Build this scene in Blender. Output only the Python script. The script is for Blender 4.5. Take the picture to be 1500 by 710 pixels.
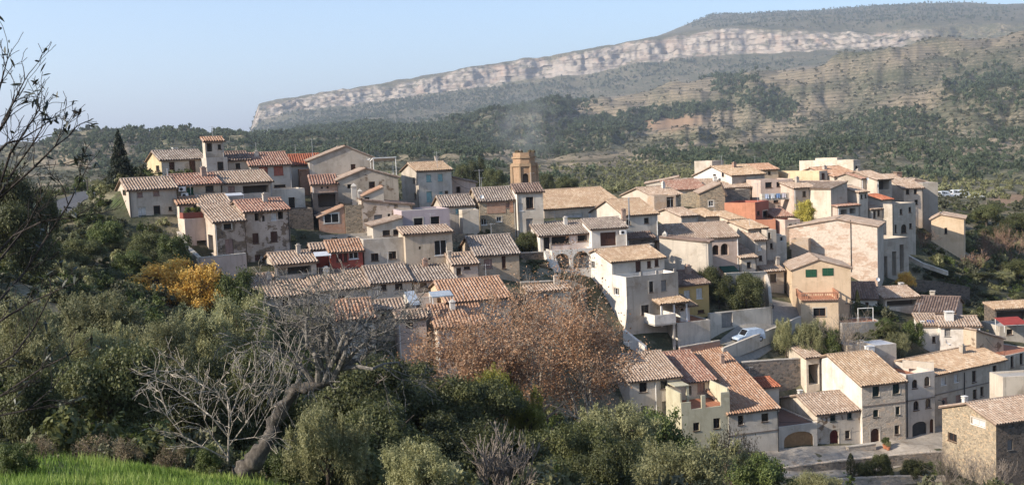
import bpy, math, random
import numpy as np
from mathutils import Vector, Matrix
PI = math.pi
random.seed(7)
for o in list(bpy.data.objects): bpy.data.objects.remove(o)
S = bpy.context.scene
C = S.collection

# ------------------------------------------------------------------ camera, sky, sun, exposure
F = 1500.0                       # focal length in photo pixels (the photo is 1500 x 710)
CAMZ = 40.0                      # eye height above the lower street
PITCH, ROLL = math.radians(-5.0), math.radians(-2.5)
cam = bpy.data.cameras.new('camera'); camo = bpy.data.objects.new('camera', cam); C.objects.link(camo)
RM = Matrix.Rotation(PI/2 + PITCH, 3, 'X') @ Matrix.Rotation(ROLL, 3, 'Z')
camo.matrix_world = Matrix.Translation((0, 0, CAMZ)) @ RM.to_4x4()
cam.sensor_width = 36.0; cam.lens = 36.0 * F / 1500.0
cam.clip_start = 0.3; cam.clip_end = 60000
S.camera = camo
SUN_EL = 29.0
SUN_DIR = Vector((-0.906, -0.423, 0)).normalized() * math.cos(math.radians(SUN_EL)) + Vector((0, 0, math.sin(math.radians(SUN_EL))))
W = bpy.data.worlds.new('World'); S.world = W; W.use_nodes = True
wn = W.node_tree; wn.nodes.clear()
sky = wn.nodes.new('ShaderNodeTexSky'); sky.sky_type = 'NISHITA'; sky.sun_disc = False
sky.sun_elevation = math.radians(SUN_EL); sky.sun_rotation = math.atan2(SUN_DIR.x, SUN_DIR.y)
sky.altitude = 400; sky.air_density = 1.0; sky.dust_density = 0.6; sky.ozone_density = 3.0
bg = wn.nodes.new('ShaderNodeBackground'); bg.inputs[1].default_value = 0.12
wo = wn.nodes.new('ShaderNodeOutputWorld')
wn.links.new(sky.outputs[0], bg.inputs[0]); wn.links.new(bg.outputs[0], wo.inputs[0])
sl = bpy.data.lights.new('sun', 'SUN'); sl.energy = 4.35; sl.angle = math.radians(0.5); sl.color = (1.0, 0.91, 0.79)
so = bpy.data.objects.new('sun', sl); C.objects.link(so)
so.rotation_euler = SUN_DIR.to_track_quat('Z', 'Y').to_euler()
S.view_settings.view_transform = 'Standard'; S.view_settings.look = 'None'
S.view_settings.exposure = 1.02; S.view_settings.gamma = 1.0
S.cycles.max_bounces = 6; S.cycles.diffuse_bounces = 3; S.cycles.transparent_max_bounces = 8

S.cycles.volume_bounces = 0; S.cycles.use_denoising = True; S.cycles.denoiser = 'OPENIMAGEDENOISE'; S.cycles.denoising_input_passes = 'RGB_ALBEDO_NORMAL'; S.cycles.denoising_prefilter = 'NONE'
RMI = RM.inverted()
CAM = Vector((0, 0, CAMZ))
def ray(x, y):
    return RM @ Vector(((x - 750) / F, -(y - 355) / F, -1.0))
def P(x, y, Y):                  # the point on the photo ray (x, y) at world depth Y
    d = ray(x, y); return CAM + d * (Y / d.y)
def proj(p):
    q = RMI @ (Vector(p) - CAM); return 750 + F * q.x / -q.z, 355 - F * q.y / -q.z
def proj_np(X, Y, Z):
    R = np.array(RMI); Z = Z - CAMZ
    qx = R[0, 0]*X + R[0, 1]*Y + R[0, 2]*Z; qy = R[1, 0]*X + R[1, 1]*Y + R[1, 2]*Z; qz = R[2, 0]*X + R[2, 1]*Y + R[2, 2]*Z
    return 750 + F*qx/-qz, 355 - F*qy/-qz

# ------------------------------------------------------------------ small helpers
def tag(o, label=None, cat=None, group=None, kind=None):
    if label: o['label'] = label
    if cat: o['category'] = cat
    if group: o['group'] = group
    if kind: o['kind'] = kind
    return o
def empty(name, loc, rz=0):
    o = bpy.data.objects.new(name, None); C.objects.link(o); o.location = loc; o.rotation_euler = (0, 0, rz)
    o.empty_display_size = 0.3
    return o
def link(name, me, parent=None, loc=None, rz=0, sc=None):
    o = bpy.data.objects.new(name, me); C.objects.link(o)
    if parent is not None: o.parent = parent
    if loc is not None: o.location = loc
    if rz: o.rotation_euler = (0, 0, rz)
    if sc is not None: o.scale = sc
    return o
class MB:
    def __init__(s): s.v = []; s.f = []; s.m = []
    def quad(s, a, b, c, d, m=0):
        i = len(s.v); s.v += [tuple(a), tuple(b), tuple(c), tuple(d)]; s.f.append((i, i+1, i+2, i+3)); s.m.append(m)
    def poly(s, pts, m=0):
        i = len(s.v); s.v += [tuple(p) for p in pts]; s.f.append(tuple(range(i, i+len(pts)))); s.m.append(m)
    def box(s, x0, x1, y0, y1, z0, z1, m=0):
        i = len(s.v)
        s.v += [(x0,y0,z0),(x1,y0,z0),(x1,y1,z0),(x0,y1,z0),(x0,y0,z1),(x1,y0,z1),(x1,y1,z1),(x0,y1,z1)]
        for f in ((0,1,5,4),(1,2,6,5),(2,3,7,6),(3,0,4,7),(4,5,6,7),(3,2,1,0)):
            s.f.append(tuple(i+k for k in f)); s.m.append(m)
    def obox(s, fn, u0, u1, v0, v1, w0, w1, m=0):      # box in a facade frame fn(u, v, w)
        i = len(s.v)
        s.v += [tuple(fn(u, v, w)) for w in (w1, w0) for v in (v0, v1) for u in (u0, u1)]
        for f in ((0,1,3,2),(5,4,6,7),(4,0,2,6),(1,5,7,3),(2,3,7,6),(4,5,1,0)):
            s.f.append(tuple(i+k for k in f)); s.m.append(m)
    def tube(s, p, q, r0, r1, n=6, m=0):
        p, q = Vector(p), Vector(q); d = (q - p)
        if d.length < 1e-6: return
        a = d.orthogonal().normalized(); b = d.normalized().cross(a); i = len(s.v)
        for c, r in ((p, r0), (q, r1)):
            for k in range(n):
                t = 2*PI*k/n; s.v.append(tuple(c + (a*math.cos(t) + b*math.sin(t))*r))
        for k in range(n):
            s.f.append((i+k, i+(k+1)%n, i+n+(k+1)%n, i+n+k)); s.m.append(m)
        s.f.append(tuple(i+n+k for k in range(n))); s.m.append(m)
    def path(s, pts, rad, n=6, m=0):
        i = len(s.v); N = len(pts); pts = [Vector(p) for p in pts]
        ref = None
        for j, p in enumerate(pts):
            d = (pts[min(j+1, N-1)] - pts[max(j-1, 0)]).normalized()
            if ref is None: ref = d.orthogonal().normalized()
            a = (ref - d*ref.dot(d)); a = a.normalized() if a.length > 1e-5 else d.orthogonal().normalized(); ref = a
            b = d.cross(a)
            for k in range(n):
                t = 2*PI*k/n; s.v.append(tuple(p + (a*math.cos(t) + b*math.sin(t))*rad[j]))
        for j in range(N-1):
            for k in range(n):
                s.f.append((i+j*n+k, i+j*n+(k+1)%n, i+(j+1)*n+(k+1)%n, i+(j+1)*n+k)); s.m.append(m)
    def sphere(s, c, rx, ry, rz, seg=8, rings=5, m=0, jit=0):
        i = len(s.v)
        for a in range(rings+1):
            t = PI*a/rings
            for k in range(seg):
                ph = 2*PI*k/seg; j = 1 + random.uniform(-jit, jit)
                s.v.append((c[0]+rx*j*math.sin(t)*math.cos(ph), c[1]+ry*j*math.sin(t)*math.sin(ph), c[2]+rz*j*math.cos(t)))
        for a in range(rings):
            for k in range(seg):
                s.f.append((i+a*seg+k, i+(a+1)*seg+k, i+(a+1)*seg+(k+1)%seg, i+a*seg+(k+1)%seg)); s.m.append(m)
    def mesh(s, name, mats, uv=True, smooth=False):
        me = bpy.data.meshes.new(name); me.from_pydata(s.v, [], s.f)
        for m in (mats if isinstance(mats, (list, tuple)) else [mats]): me.materials.append(m)
        me.polygons.foreach_set('material_index', s.m)
        if smooth: me.polygons.foreach_set('use_smooth', [True]*len(s.f))
        if uv:
            l = me.uv_layers.new(name='UVMap').data; k = 0; buf = []
            for p in me.polygons:
                n = p.normal; ax, ay, az = abs(n.x), abs(n.y), abs(n.z)
                for vi in p.vertices:
                    v = s.v[vi]
                    if az > ax and az > ay: buf += [v[0], v[1]]
                    elif ax > ay: buf += [v[1] + 3.3, v[2]]
                    else: buf += [v[0], v[2]]
            l.foreach_set('uv', buf)
        me.update(); return me
    def build(s, name, mats, parent=None, uv=True, smooth=False, **k):
        return link(name, s.mesh(name, mats, uv, smooth), parent, **k)

# ------------------------------------------------------------------ value noise
def _h(i, j, s):
    n = (i.astype(np.int64)*374761393 + j.astype(np.int64)*668265263 + s*974634777) & 0xffffffff
    n = ((n ^ (n >> 13)) * 1274126177) & 0xffffffff
    return ((n ^ (n >> 16)) & 0xffff) / 65535.0
def vnoise(x, y, s=0):
    xi, yi = np.floor(x), np.floor(y); fx, fy = x-xi, y-yi
    fx = fx*fx*(3-2*fx); fy = fy*fy*(3-2*fy)
    a, b, c, d = _h(xi, yi, s), _h(xi+1, yi, s), _h(xi, yi+1, s), _h(xi+1, yi+1, s)
    return (a*(1-fx)+b*fx)*(1-fy) + (c*(1-fx)+d*fx)*fy
def fbm(x, y, s=0, o=4):
    t = 0; a = 1; n = 0
    for k in range(o): t = t + a*(vnoise(x*2**k, y*2**k, s+k*17)*2-1); n += a; a *= .5
    return t/n

# ------------------------------------------------------------------ materials
_M = {}
def newmat(name):
    m = bpy.data.materials.new(name); m.use_nodes = True; nt = m.node_tree; nt.nodes.clear()
    o = nt.nodes.new('ShaderNodeOutputMaterial'); b = nt.nodes.new('ShaderNodeBsdfPrincipled')
    nt.links.new(b.outputs[0], o.inputs[0]); b.inputs['Roughness'].default_value = .9
    b.inputs['Specular IOR Level'].default_value = .2
    return m, nt, b
def N(nt, t, **k):
    n = nt.nodes.new(t)
    for a, v in k.items():
        if a == 'i':
            for q, w in v.items(): n.inputs[q].default_value = w
        else: setattr(n, a, v)
    return n
def noise(nt, vec, scale, detail=4, rough=.6):
    n = N(nt, 'ShaderNodeTexNoise', i={'Scale': scale, 'Detail': detail, 'Roughness': rough})
    nt.links.new(vec, n.inputs['Vector']); return n.outputs['Fac']
def ramp(nt, fac, stops, interp='LINEAR'):
    r = N(nt, 'ShaderNodeValToRGB'); r.color_ramp.interpolation = interp; e = r.color_ramp.elements
    while len(e) < len(stops): e.new(.5)
    for k, (p, c) in enumerate(stops):
        e[k].position = p; e[k].color = (*c, 1) if len(c) == 3 else c
    nt.links.new(fac, r.inputs[0]); return r.outputs[0]
def mix(nt, fac, a, b, mode='MIX'):
    m = N(nt, 'ShaderNodeMix', data_type='RGBA', blend_type=mode)
    for s, v in ((m.inputs[0], fac), (m.inputs[6], a), (m.inputs[7], b)):
        if isinstance(v, (int, float)): s.default_value = v
        elif isinstance(v, (tuple, list)): s.default_value = (*v[:3], 1)
        else: nt.links.new(v, s)
    return m.outputs[2]
def vmul(nt, vec, sc):
    m = N(nt, 'ShaderNodeMapping'); m.inputs['Scale'].default_value = sc; nt.links.new(vec, m.inputs[0]); return m.outputs[0]
def bump(nt, b, h, st, dist=.02):
    u = N(nt, 'ShaderNodeBump', i={'Strength': st, 'Distance': dist}); nt.links.new(h, u.inputs['Height']); nt.links.new(u.outputs[0], b.inputs['Normal'])
def pos(nt): return N(nt, 'ShaderNodeNewGeometry').outputs['Position']
def sc3(c, k): return tuple(min(1, max(0, v*k)) for v in c)
def flat(name, col, rough=.8, spec=.2, metal=0):
    key = ('flat', name)
    if key in _M: return _M[key]
    m, nt, b = newmat(name); b.inputs['Roughness'].default_value = rough; b.inputs['Specular IOR Level'].default_value = spec; b.inputs['Metallic'].default_value = metal
    p = pos(nt); f = noise(nt, p, 2.3, 5)
    nt.links.new(ramp(nt, f, [(.3, sc3(col, .8)), (.7, sc3(col, 1.15))]), b.inputs['Base Color'])
    _M[key] = m; return m
def plaster(col, dirt=.5, patch=0.0):
    key = ('pl', col, dirt, patch)
    if key in _M: return _M[key]
    m, nt, b = newmat('plaster'); p = pos(nt)
    a = noise(nt, p, .35, 6, .65); c1 = ramp(nt, a, [(.28, sc3((col[0]*.96, col[1]*.9, col[2]*.82), 1-.42*dirt)), (.5, col), (.72, sc3(col, 1+.2*dirt))])
    st = noise(nt, vmul(nt, p, (2.6, 2.6, .22)), 1.0, 5, .6)
    c2 = mix(nt, ramp(nt, st, [(.52, (0,)*3), (.74, (.85*dirt,)*3)]), c1, sc3(col, .55))
    g = noise(nt, p, 6.0, 5, .7)
    c3 = mix(nt, ramp(nt, g, [(.35, (.25*dirt,)*3), (.62, (0,)*3)]), c2, sc3((col[0]*.8, col[1]*.72, col[2]*.66), 1))
    rp = noise(nt, p, .42, 4, .5); c3 = mix(nt, ramp(nt, rp, [(.57, (0,)*3), (.585, (.4*min(1, dirt*1.3),)*3)]), c3, sc3(col, 1.28))       # repairs in fresher render
    rq = noise(nt, vmul(nt, p, (.9, .9, 1.3)), .5, 6, .7); c3 = mix(nt, ramp(nt, rq, [(.62, (0,)*3), (.65, (.7*min(1, dirt),)*3)]), c3, (col[0]*.62, col[1]*.54, col[2]*.46))
    if patch > 0:                                  # render fallen off the stones behind
        q = noise(nt, p, .8, 5, .6); vo = N(nt, 'ShaderNodeTexVoronoi', i={'Scale': 3.6}); nt.links.new(p, vo.inputs['Vector'])
        stone_c = ramp(nt, vo.outputs['Color'], [(.1, (.16, .11, .07)), (.5, (.26, .19, .13)), (.9, (.11, .08, .06))])
        c3 = mix(nt, ramp(nt, q, [(.66-.3*patch, (0,)*3), (.70-.3*patch, (1,)*3)]), c3, stone_c)
    nt.links.new(c3, b.inputs['Base Color'])
    bump(nt, b, g, .35, .03); _M[key] = m; return m
def stone(col, scale=2.6, mort=1.25, contrast=1.0):
    key = ('st', col, scale, mort, contrast)
    if key in _M: return _M[key]
    m, nt, b = newmat('rubble_stone'); p = vmul(nt, pos(nt), (1, 1, 1.45))
    wv = N(nt, 'ShaderNodeTexNoise', i={'Scale': 1.5, 'Detail': 2}); nt.links.new(p, wv.inputs['Vector'])
    pw = mix(nt, .14, p, wv.outputs['Color'])
    v = N(nt, 'ShaderNodeTexVoronoi', i={'Scale': scale}); nt.links.new(pw, v.inputs['Vector'])
    e = N(nt, 'ShaderNodeTexVoronoi', feature='DISTANCE_TO_EDGE', i={'Scale': scale}); nt.links.new(pw, e.inputs['Vector'])
    sep = N(nt, 'ShaderNodeSeparateColor'); nt.links.new(v.outputs['Color'], sep.inputs[0])
    c = ramp(nt, sep.outputs[0], [(0, sc3(col, 1-.55*contrast)), (.35, sc3(col, 1-.2*contrast)), (.7, sc3(col, 1.05)), (1, sc3((col[0]*1.05, col[1]*.92, col[2]*.8), 1+.3*contrast))])
    a = noise(nt, p, .5, 5)
    ml = mix(nt, ramp(nt, a, [(.4, (0,)*3), (.65, (1,)*3)]), sc3(col, mort), sc3(col, mort*.75))
    d = ramp(nt, e.outputs['Distance'], [(.02, (0,)*3), (.075, (1,)*3)])
    c = mix(nt, d, ml, c); c = mix(nt, ramp(nt, noise(nt, p, 5, 4), [(.3, (.4,)*3), (.6, (0,)*3)]), c, sc3(col, .5))
    nt.links.new(c, b.inputs['Base Color']); bump(nt, b, d, .7, .06); _M[key] = m; return m
def brick(col, dirty=.4, mcol=(.42, .36, .30)):
    key = ('br', col, dirty)
    if key in _M: return _M[key]
    m, nt, b = newmat('brickwork'); uv = N(nt, 'ShaderNodeUVMap').outputs[0]; p = pos(nt)
    t = N(nt, 'ShaderNodeTexBrick', i={'Scale': 1.0, 'Mortar Size': .012, 'Brick Width': .28, 'Row Height': .09, 'Color1': (*col, 1), 'Color2': (*sc3(col, .72), 1), 'Mortar': (*mcol, 1)})
    nt.links.new(uv, t.inputs['Vector'])
    a = noise(nt, vmul(nt, p, (.7, .7, 1.4)), .5, 7, .68)
    c = mix(nt, ramp(nt, a, [(.44, (0,)*3), (.49, (dirty,)*3)]), t.outputs[0], sc3((mcol[0], mcol[1], mcol[2]), 1.02))
    g = noise(nt, p, 3.0, 5, .7); c = mix(nt, ramp(nt, g, [(.3, (.5,)*3), (.55, (0,)*3)]), c, sc3(col, .5))
    nt.links.new(c, b.inputs['Base Color']); bump(nt, b, g, .3, .03); _M[key] = m; return m
TILE = {  # tile colour families: stops over a per-tile random number
 'tan':  [(.25,.17,.12), (.35,.25,.18), (.40,.295,.22), (.47,.375,.29), (.55,.46,.375)],
 'red':  [(.22,.11,.08), (.32,.17,.12), (.37,.215,.155), (.43,.29,.22), (.51,.40,.32)],
 'grey': [(.17,.13,.105), (.26,.205,.165), (.33,.265,.215), (.40,.335,.28), (.47,.41,.35)],
 'orange': [(.28,.14,.085), (.38,.21,.13), (.43,.265,.17), (.49,.33,.23), (.56,.43,.33)],
 'gold': [(.28,.18,.11), (.38,.26,.165), (.44,.31,.205), (.50,.385,.27), (.57,.47,.36)],
 'dark': [(.12,.085,.065), (.18,.125,.10), (.23,.16,.125), (.28,.20,.16), (.36,.28,.23)],
 'brick': [(.30,.09,.05), (.36,.115,.065), (.40,.14,.075), (.43,.16,.09), (.47,.22,.13)],
}
def tilemat(k):
    key = ('tile', k)
    if key in _M: return _M[key]
    m, nt, b = newmat('roof_tile_' + k); b.inputs['Roughness'].default_value = .85
    uv = N(nt, 'ShaderNodeUVMap').outputs[0]; p = pos(nt)
    fl = N(nt, 'ShaderNodeVectorMath', operation='FLOOR'); nt.links.new(uv, fl.inputs[0])
    oi = N(nt, 'ShaderNodeObjectInfo'); ad = N(nt, 'ShaderNodeVectorMath', operation='ADD'); nt.links.new(fl.outputs[0], ad.inputs[0]); nt.links.new(oi.outputs['Location'], ad.inputs[1])
    wn_ = N(nt, 'ShaderNodeTexWhiteNoise', noise_dimensions='3D'); nt.links.new(ad.outputs[0], wn_.inputs['Vector'])
    T = TILE[k]; T = [tuple(v*.62 + T[2][q]*.38 for q, v in enumerate(t)) for t in T]; c = ramp(nt, wn_.outputs['Value'], [(i/4, T[i]) for i in range(5)])
    big = noise(nt, p, .5, 5, .65)
    c = mix(nt, ramp(nt, big, [(.42, (0,)*3), (.66, (.6,)*3)]), c, sc3(T[1], .8))
    c = mix(nt, ramp(nt, noise(nt, p, 1.3, 5, .7), [(.57, (0,)*3), (.74, (.45,)*3)]), c, (.50, .44, .36))   # lichen
    f = noise(nt, p, 11, 4); c = mix(nt, ramp(nt, f, [(.3, (.45,)*3), (.55, (0,)*3)]), c, sc3(T[0], .55))
    nt.links.new(c, b.inputs['Base Color']); bump(nt, b, f, .3, .02); _M[key] = m; return m
def leafmat(name, a, b_, c_, trans=.25):
    key = ('leaf', name)
    if key in _M: return _M[key]
    m, nt, b = newmat(name); b.inputs['Roughness'].default_value = .55; b.inputs['Specular IOR Level'].default_value = .35
    at = N(nt, 'ShaderNodeAttribute', attribute_name='rnd'); oi = N(nt, 'ShaderNodeObjectInfo')
    c = ramp(nt, at.outputs['Fac'], [(0, a), (.5, b_), (1, c_)])
    hv = N(nt, 'ShaderNodeHueSaturation'); mr = N(nt, 'ShaderNodeMapRange', i={3: .72, 4: 1.3}); nt.links.new(oi.outputs['Random'], mr.inputs[0]); nt.links.new(mr.outputs[0], hv.inputs['Value']); nt.links.new(c, hv.inputs['Color'])
    nt.links.new(hv.outputs[0], b.inputs['Base Color'])
    tr = N(nt, 'ShaderNodeBsdfTranslucent'); nt.links.new(hv.outputs[0], tr.inputs[0]); ms = N(nt, 'ShaderNodeMixShader', i={0: trans})
    nt.links.new(b.outputs[0], ms.inputs[1]); nt.links.new(tr.outputs[0], ms.inputs[2]); nt.links.new(ms.outputs[0], nt.nodes['Material Output'].inputs[0])
    _M[key] = m; return m
def barkmat(name, col, k=9):
    key = ('bark', name)
    if key in _M: return _M[key]
    m, nt, b = newmat(name); p = pos(nt); f = noise(nt, vmul(nt, p, (1, 1, .45)), k, 6, .7)
    nt.links.new(ramp(nt, f, [(.3, sc3(col, .35)), (.5, sc3(col, .85)), (.62, sc3(col, 1.4)), (.72, sc3(col, 2.3))]), b.inputs['Base Color']); bump(nt, b, f, .8, .05); _M[key] = m; return m
GLASS = flat('dark_glass', (.018, .018, .02), .12, .5)
WOODB = flat('brown_wood', (.10, .055, .035), .7)
FRAME_W = flat('white_paint', (.72, .70, .66), .6)
IRON = flat('dark_iron', (.03, .03, .032), .5)
DECK = flat('eave_board', (.20, .14, .10), .9)
CONC = plaster((.36, .33, .29), .7)
# ------------------------------------------------------------------ terrain: one sheet from the camera hill through the village to the mountain
XS = [-200, 0, 150, 300, 450, 600, 750, 900, 1050, 1200, 1350, 1500, 1700]
CURV = [   # distance, photo height of the ground there along XS
 (300,  [320,300,280,283,288,292,292,290,288,288,296,302,310]),
 (450,  [300,287,270,263,264,266,272,276,270,268,282,290,300]),
 (700,  [280,264,255,247,238,240,250,256,248,240,256,266,280]),
 (1100, [260,244,232,226,220,216,228,232,226,222,224,226,235]),
 (1600, [230,216,190,192,192,192,208,207,203,200,182,172,165]),
 (2200, [240,228,210,203,188,188,168,176,178,160,134,106,95]),
 (3000, [245,240,230,212,196,190,152,152,112,88,53,39,40]),
 (4200, [250,245,240,225,185,170,160,148,122,106,86,72,65]),
 (5200, [255,250,245,204,160,141,124,101,84,75,64,51,45]),
 (5380, [255,250,245,203,139,119,93,69,47,44,41,36,33]),
 (6300, [256,252,246,207,142,122,97,73,34,24,18,16,18]),
 (7600, [257,253,248,212,150,130,104,80,22,17,6,5,8]),
 (9500, [258,254,250,225,170,150,125,100,40,34,22,20,20]),
 (14000,[258,255,252,245,230,215,200,180,150,130,110,100,95]),
 (40000,[258,255,252,246,236,228,222,216,209,203,196,190,182])]
_X0 = XS; XS = sorted(XS + [366, 384]); CURV = [(r_, list(np.interp(XS, _X0, ys))) for r_, ys in CURV]
for r_, ys in CURV:                 # the blunt western end of the cliff
    if r_ in (5200, 5380, 6300, 7600): ys[XS.index(366)] = 200; ys[XS.index(384)] = {5200: 177, 5380: 151, 6300: 154, 7600: 162}[r_]
_cx = np.array([XS]*len(CURV), float); _cr = np.array([c[0] for c in CURV], float)
_ct = np.zeros((len(CURV), len(XS)))
for i, (r_, ys) in enumerate(CURV):
    for j, (x_, y_) in enumerate(zip(XS, ys)):
        d = ray(x_, y_); _ct[i, j] = d.z / math.hypot(d.x, d.y)
_az = np.array([math.atan2(ray(x_, 230).x, ray(x_, 230).y) for x_ in XS])
_lr = np.log(_cr)
def _hermite(xs, M, x):           # monotone-ish cubic along axis 0 for columns of M (len(xs), n), x (n,)
    k = np.clip(np.searchsorted(xs, x) - 1, 0, len(xs)-2); n = np.arange(M.shape[1])
    h = xs[k+1]-xs[k]; t = np.clip((x-xs[k])/h, 0, 1)
    y0, y1 = M[k, n], M[k+1, n]
    def slope(kk):
        kk = np.clip(kk, 1, len(xs)-2); a = (M[kk, n]-M[kk-1, n])/(xs[kk]-xs[kk-1]); b = (M[kk+1, n]-M[kk, n])/(xs[kk+1]-xs[kk])
        return np.where(a*b > 0, 2*a*b/(a+b+1e-12), 0)
    s0, s1 = slope(k), slope(k+1)
    return (2*t**3-3*t**2+1)*y0 + (t**3-2*t**2+t)*h*s0 + (-2*t**3+3*t**2)*y1 + (t**3-t**2)*h*s1
def far_z(X, Y):
    r = np.hypot(X, Y); az = np.arctan2(X, Y)
    azc = np.clip(az, _az[0], _az[-1])
    cols = np.zeros((len(CURV), X.size))
    for i in range(len(CURV)): 
        # smooth along x with cubic
        cols[i] = np.interp(azc, _az, _ct[i])
    lr = np.log(np.clip(r, 300, 40000))
    t = _hermite(_lr, cols, lr)
    z = t*r
    amp = np.clip((r-250)/700, 0, 1)*np.clip((9000-r)/3000, 0, 1)
    z = z + amp*(fbm(X/420, Y/420, 5, 5)*np.minimum(r*.013, 32) + fbm(X/95, Y/95, 9, 3)*np.minimum(r*.004, 8))
    # spurs that overlap one another, and gullies running down towards the valley
    for (p0, p1, r0, w, A_) in ((830,1200,1450,210,24),(1010,1560,1000,150,13),(620,1010,1900,260,20),(900,1260,2350,330,44),(1180,1600,1850,240,34),(40,420,1300,190,15),(1120,1420,2750,260,30),(420,760,1250,170,9),(700,980,2700,280,34)):
        a0, a1 = np.interp([p0, p1], XS, _az); q = np.clip((az-a0)/(a1-a0), 0, 1); win = np.sin(q*PI)**1.2*(.75+.5*fbm(az*60, az*0+r0, 19, 3)); rr = r0*(1+.10*fbm(az*25, az*0+p0, 23, 2)); z = z + amp*A_*win*np.exp(-((r-rr)/w)**2)
    wb = fbm(X/420, Y/420, 71, 3); gl = np.minimum(np.abs(fbm(az*16 + lr*7 + .8*wb, lr*4 - az*6, 37, 3)), 1.25*np.abs(fbm(az*15 - lr*6 + .8*wb, lr*3.5 + az*7, 39, 3))); z = z - amp*np.clip(1-gl*2.2, 0, 1)**1.5*np.minimum(r*.0085, 19)*np.clip((4800-r)/900, 0, 1)
    # ravines running down the hillsides
    w = np.abs(fbm(X/700+3, Y/700, 31, 3)); z = z - amp*np.clip(1-w*5, 0, 1)*np.minimum(r*.004, 8)
    # cliff ledges and buttresses
    cl = np.exp(-((r-5290)/110)**2)
    z = z + cl*(fbm(az*90, r/900, 61, 4)*14)
    up = np.clip((r-6200)/600, 0, 1)*np.clip((9500-r)/1500, 0, 1); z = z + up*fbm(X/500, Y/500, 77, 4)*22
    return z + CAMZ
NEAR = []                          # control points of the near ground
def npx(x, y, Y): NEAR.append(tuple(P(x, y, Y)))
for X_ in (-40, -15, 0, 15, 40):
    NEAR += [(X_, -20, CAMZ+1), (X_, 0, CAMZ-1.7), (X_, 10, CAMZ-4.0)]
for t_ in [(0,700,24),(100,688,26),(250,690,26),(350,696,26.5),(480,735,26),(600,740,30),(900,760,36),(1200,790,45),(1500,800,55),
           (60,560,50),(100,655,40),(300,640,48),(450,650,52),(600,640,62),(760,650,70),(900,690,76),(1100,730,86),(1250,780,98),(1350,775,101),(1470,740,96),
           (1100,688,114.5),(1140,677,118),(1200,670,119),(1262,663,120.6),(1262,654,124),(1327,652,122.8),(1327,642,127),(1369,646,125.2),(1420,637,130),(1470,624,135),(1200,699,117.2),(1250,696,117.7),(1300,692,118.3),(1350,688,118.8),(1400,686,119),(1230,712,114.5),(1350,709,114.5),(1250,742,108),(1350,742,108),(1377,656,121.4),(1440,735,105),(1540,735,106),(1500,640,125),
           (950,655,118),(1050,668,116),(850,680,104),(750,650,103),(640,590,105),(500,535,107),(400,470,115),(300,408,118),(210,372,124),
           (150,350,124),(60,345,120),(100,400,95),(0,400,70),(200,470,80),(0,520,45),
           (90,296,152),(140,280,166),(60,312,138),(40,292,165),(180,272,135),(110,318,132),(128,306,140),(138,294,150),(100,290,160),(145,325,128),(140,314,134),(118,328,126),(155,340,123),(157,284,141),
           (620,450,121),(755,440,124),(850,475,132),(830,405,133),(900,505,131.5),(945,505,131.5),(1000,512,133),(1060,500,134),(1095,494,137),(1150,474,142),
           (1040,514,136.5),(1120,588,131),(1185,585,131.5),(1120,529,135),(1185,526,136.5),(1140,604,131),(1170,597,132),(1200,484,143),(1150,513,138.5),(1210,510,139.2),(1260,470,147),(1330,466,150),(1300,486,140),(1420,506,146),(1490,512,146),(1340,520,140),
           (1340,425,172),(1450,460,170),(1300,425,166),(1365,352,190),(1430,372,200),(1500,420,185),(1480,340,250),(1400,310,260),
           (450,325,143),(330,268,150),(220,262,152),(174,252,142),(560,325,146),(640,312,162),(700,345,147),(770,378,144),(880,345,158),(960,355,155),
           (1050,325,170),(1120,325,176),(1180,340,170),(1240,310,190),(1300,310,195),(1020,275,200),(1180,268,218),(1330,325,198),(1150,432,152),(1100,430,150),(1130,425,157),(1090,400,165),(1090,440,143),
           (300,285,235),(600,305,235),(900,300,240),(1100,292,262),(1250,290,262),(1400,305,300),(40,300,220),(1700,450,200),(-200,330,160),(-200,480,90),(1800,600,120)]: npx(*t_)
_far = [(R_*math.sin(a_), R_*math.cos(a_)) for R_ in (310, 345, 400) for a_ in np.linspace(-1.1, 1.1, 15)]
_fx = np.array([p[0] for p in _far]); _fy = np.array([p[1] for p in _far]); _fz = far_z(_fx, _fy)
NP = np.array(NEAR + [(x_, y_, z_) for x_, y_, z_ in zip(_fx, _fy, _fz)])
_K = np.hypot(NP[:, 0][:, None]-NP[:, 0][None], NP[:, 1][:, None]-NP[:, 1][None])
_n = len(NP); _A = np.zeros((_n+3, _n+3)); _A[:_n, :_n] = -_K + np.eye(_n)*.7
_A[:_n, _n] = 1; _A[:_n, _n+1] = NP[:, 0]; _A[:_n, _n+2] = NP[:, 1]; _A[_n:, :_n] = _A[:_n, _n:].T
_w = np.linalg.solve(_A, np.concatenate([NP[:, 2], [0, 0, 0]]))
def near_z(X, Y):
    z = _w[_n] + _w[_n+1]*X + _w[_n+2]*Y
    for k in range(_n): z = z - _w[k]*np.hypot(X-NP[k, 0], Y-NP[k, 1])
    return z + fbm(X/7, Y/7, 3, 4)*.35*np.clip((np.hypot(X, Y)-8)/20, 0, 1)
def ground(X, Y):
    X = np.atleast_1d(np.asarray(X, float)); Y = np.atleast_1d(np.asarray(Y, float)); r = np.hypot(X, Y)
    z = np.zeros_like(X); b = np.clip((r-290)/80, 0, 1); b = b*b*(3-2*b); ang = np.abs(np.arctan2(X, Y))
    b = np.where(ang > 1.2, np.clip((r-60)/250, 0, 1), b)
    nm = b < 1; fm = b > 0
    zn = np.zeros_like(X); zf = np.zeros_like(X)
    if nm.any(): zn[nm] = near_z(X[nm], Y[nm])
    if fm.any(): zf[fm] = far_z(X[fm], np.where(np.hypot(X[fm], Y[fm]) < 1, 1, Y[fm]))
    return zn*(1-b) + zf*b
def gz(x, y): return float(ground(x, y)[0])
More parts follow.
